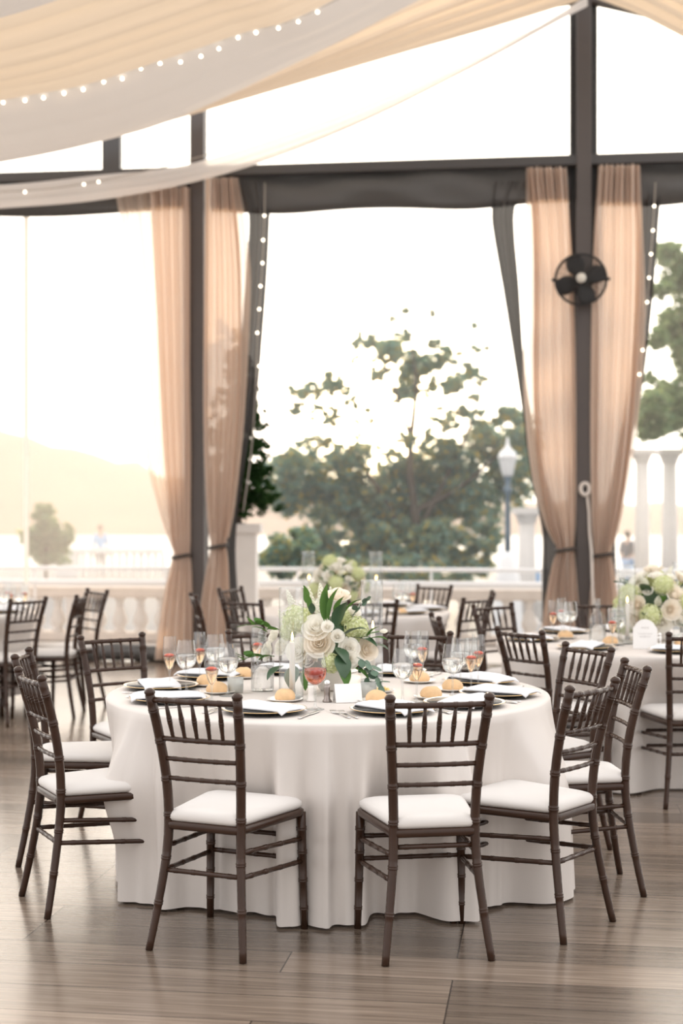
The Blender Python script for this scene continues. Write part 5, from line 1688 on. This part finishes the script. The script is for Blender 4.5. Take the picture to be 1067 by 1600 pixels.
# the nearest centrepiece, laid out after the photograph
fl = empty('flower_centrepiece', (-0.04, 6.38, HT))
vase(fl)
MB().ball((0, 0, 0.19), (0.12, 0.11, 0.13), 16, 10).build('foliage_core', M['leaf_dark'], fl)
def ful(cx, cy, dy):
    """crop pixel -> point in the arrangement, dy towards us"""
    u = 380 + cx / 4.104; v = 850 + cy / 4.104
    p = aty(u, v, 6.38 - dy)
    return p - Vector((-0.04, 6.38, HT))
S_ = 1 / 4.104 / FPX * 6.3
for kind, cx, cy, rpx, dy in (
    ('rose', 470, 540, 82, 0.15), ('rosew', 490, 640, 82, 0.17), ('bud', 540, 532, 42, 0.20), ('bud', 604, 592, 46, 0.19), ('rose', 676, 668, 62, 0.18),
    ('rosew', 790, 680, 62, 0.12), ('rose', 684, 742, 52, 0.20), ('rose', 352, 682, 72, 0.14), ('rosew', 612, 335, 66, 0.03), ('rose', 250, 660, 55, 0.05),
    ('rose', 200, 590, 50, -0.02), ('rose', 705, 440, 45, 0.02), ('rosew', 420, 740, 55, 0.15), ('rose', 160, 690, 60, 0.0),
    ('hyd', 345, 485, 98, 0.08), ('hyd', 725, 545, 84, 0.08), ('hyd', 566, 765, 66, 0.20), ('hyd', 640, 470, 60, 0.04), ('hyd', 290, 560, 60, 0.06),
    ('stock', 500, 330, 55, 0.02), ('stock', 430, 345, 52, -0.04), ('stock', 480, 420, 50, 0.08), ('stock', 300, 350, 45, -0.02), ('stock', 250, 480, 45, -0.05), ('stock', 560, 330, 40, -0.05)):
    p = ful(cx, cy, dy)
    d = Vector((p.x, p.y - 0.12, p.z - 0.10))
    if kind == 'stock': d = Vector((p.x * 0.8, p.y * 0.3, 0.4))
    put(fl, kind, p, rpx * S_, d)
for kind, cx, cy, ln, dx, dz, dy in (
    ('long', 520, 495, 0.16, 0.15, 1.0, 0.16), ('long', 545, 490, 0.15, 0.45, 0.9, 0.17), ('long', 530, 490, 0.13, -0.1, 1, 0.15), ('leafd', 600, 540, 0.13, 0.35, 0.6, 0.15), ('leafd', 640, 590, 0.11, 0.8, 0.1, 0.17),
    ('leaf', 590, 470, 0.10, 0.5, 0.8, 0.12), ('leaf', 650, 440, 0.10, 0.9, 0.45, 0.08), ('leafd', 620, 700, 0.12, 0.1, -1, 0.22), ('leaf', 620, 740, 0.13, 0.15, -1, 0.22), ('leafd', 590, 660, 0.10, 0.3, -0.6, 0.2),
    ('leaf', 700, 790, 0.09, 0.5, -0.5, 0.2), ('sprig', 720, 720, 0.17, 0.75, -0.65, 0.19), ('sprig', 740, 760, 0.14, 0.4, -0.7, 0.19), ('leaf', 800, 610, 0.09, 0.9, -0.2, 0.1), ('leaf', 790, 600, 0.08, 0.7, 0.4, 0.08),
    ('leaf', 420, 420, 0.07, -0.25, 1, 0.06), ('leafd', 440, 450, 0.05, 0.0, 1, 0.10), ('leaf', 400, 380, 0.08, -0.2, 1, 0.0), ('spriggreen', 250, 560, 0.16, -0.9, 0.3, 0.03), ('leafd', 260, 780, 0.10, -0.5, -0.6, 0.12),
    ('leafd', 330, 780, 0.11, -0.1, -0.9, 0.15), ('leaf', 400, 800, 0.10, 0.0, -1, 0.16), ('spriggreen', 200, 720, 0.16, -0.9, 0.0, 0.05), ('leafd', 820, 650, 0.08, 0.9, -0.4, 0.08), ('sprig', 690, 480, 0.12, 0.6, 0.8, 0.05),
    ('leafd', 470, 700, 0.12, -0.2, -0.9, 0.12), ('leafd', 700, 600, 0.12, 0.7, -0.4, 0.10), ('leaf', 160, 570, 0.08, -0.95, 0.15, 0.0)):
    p = ful(cx, cy, dy)
    put(fl, kind, p, ln, (dx, -0.35, dz))
p = ful(875, 560, 0.06)
put(fl, 'tulip', p, 0.024, (1, -0.2, 0.05))
a_ = ful(760, 600, 0.06)
MB().tube([a_, (a_ + p) / 2 + Vector((0, 0, 0.006)), p], 0.003, 6).build('stem', M['stem'], fl)
tag(fl, 'low centrepiece of white roses, pale green hydrangea and leaves on the nearest table', 'flowers', 'flower centrepieces')

def arrangement(loc, seed, sc, label):
    r = random.Random(seed)
    root = empty('flower_centrepiece', loc)
    vase(root)
    MB().ball((0, 0, 0.18), (0.105 * sc, 0.105 * sc, 0.11 * sc), 14, 8).build('foliage_core', M['leaf_dark'], root)
    kinds = ['rose', 'hyd', 'rosew', 'rose', 'stock', 'rose', 'bud', 'hyd', 'stock', 'rosew']
    n = 46
    for i in range(n):
        z = 1 - 1.45 * (i + 0.5) / n
        a = i * 2.39996 + seed
        d = Vector((sqrt(1 - z * z) * cos(a), sqrt(1 - z * z) * sin(a), z))
        k = kinds[(i + seed) % len(kinds)]
        sz = {'rose': 0.045, 'rosew': 0.048, 'bud': 0.032, 'hyd': 0.062, 'stock': 0.036}[k] * r.uniform(0.9, 1.1)
        put(root, k, Vector((0, 0, 0.19)) + Vector((d.x * 0.185, d.y * 0.185, d.z * 0.19)) * sc * r.uniform(0.95, 1.1), sz * (0.7 + 0.3 * sc), d if k != 'stock' else Vector((d.x, d.y, 0.5)))
    for i in range(22):
        a = r.uniform(0, 6.3); z = r.uniform(-0.5, 0.9)
        d = Vector((sqrt(1 - z * z) * cos(a), sqrt(1 - z * z) * sin(a), z))
        put(root, r.choice(['leaf', 'leafd', 'leaf', 'sprig']), Vector((0, 0, 0.19)) + d * 0.15 * sc, 0.11 * sc, d)
    tag(root, label, 'flowers', 'flower centrepieces')
arrangement((TR[0] + 0.02, 8.86, HT), 2, 1.12, 'white and pale green flower centrepiece on the right table, cut by the picture edge')
arrangement((*uy(530, 11.55), HT), 5, 0.98, 'white flower centrepiece on the table by the window, behind the nearest flowers')

# ------------------------------------------------------------------ things on the other tables
for (u, d, kind, lab) in (
    (864, 9.0, 'f', 'champagne flute leftmost on the right table'), (877, 9.25, 'f', 'champagne flute behind the goblets on the right table'), (891, 9.05, 'w', 'water goblet left of the carafe on the right table'),
    (881, 8.95, 'w', 'water goblet between the flute and the other goblet on the right table'), (957, 8.3, 'f', 'champagne flute between the carafe and the candle cylinder on the right table'), (966, 8.5, 'w', 'water goblet before the candle cylinder on the right table'),
    (622, 11.2, 'w', 'leftmost goblet of the cluster on the table by the window'), (634, 11.3, 'w', 'middle goblet of the cluster on the table by the window'), (645, 11.2, 'f', 'rightmost glass of the cluster on the table by the window'),
    (628, 11.5, 'f', 'champagne flute behind the cluster on the table by the window'),
    (6, 10.85, 'w', 'leftmost goblet on the left table'), (18, 11.0, 'f', 'champagne flute between the goblets on the left table'), (29, 10.95, 'w', 'rightmost goblet on the left table'), (38, 11.25, 'f', 'champagne flute at the right of the cluster on the left table'),
    (12, 11.4, 'f', 'champagne flute behind the goblets on the left table')):
    place(P_WINE if kind == 'w' else P_FLUTE, on_table(u, d), rnd.uniform(0, 6), lab, 'wine glass' if kind == 'w' else 'champagne flute', 'glasses on the other tables')
roll(*uy(883, 8.98), 'at the left of the right table', 0)
roll(*uy(954, 8.55), 'between carafe and candle on the right table', 1)
roll(*uy(626, 11.05), 'on the table by the window, before the glasses', 2)
roll(*uy(1066, 8.42), 'at the right edge on the right table', 1)
for k, (deg, who) in enumerate(((268, 'the chair cut by the picture edge'), (227, 'the chair at its near left'), (180, 'the chair at its left'), (128, 'the chair at its back left'), (95, 'the chair on its far side'))):
    setting(TR[0], TR[1], deg, who, 'on the right table', 0.735, False, k)
for k, (deg, who) in enumerate(((-42, 'the chair turned partly away'), (0, 'the chair nearest the balustrade'), (52, 'the chair behind its right end'), (236, 'the chair at its near left'), (280, 'the chair in front of it'))):
    setting(TF[0], TF[1], deg, who, 'by the window', 0.60, False, k)
for k, (deg, who) in enumerate(((-38, 'the chair leaning to the right'), (-10, 'the edge on chair'), (20, 'the chair furthest back'))):
    setting(TL[0], TL[1], deg, who, 'on the left table', 0.735, False, k)

# prototypes that were only copied from
def drop(o):
    for ch in list(o.children): drop(ch)
    bpy.data.objects.remove(o)
for o in PROTOS + [P_CH, P_HUR, P_CAN, P_CAR, P_VOT] + napkins + ROLLS + [SIDE, FORK, KNIFE]:
    drop(o)
for lst in F_.values():
    for o in lst: bpy.data.objects.remove(o)
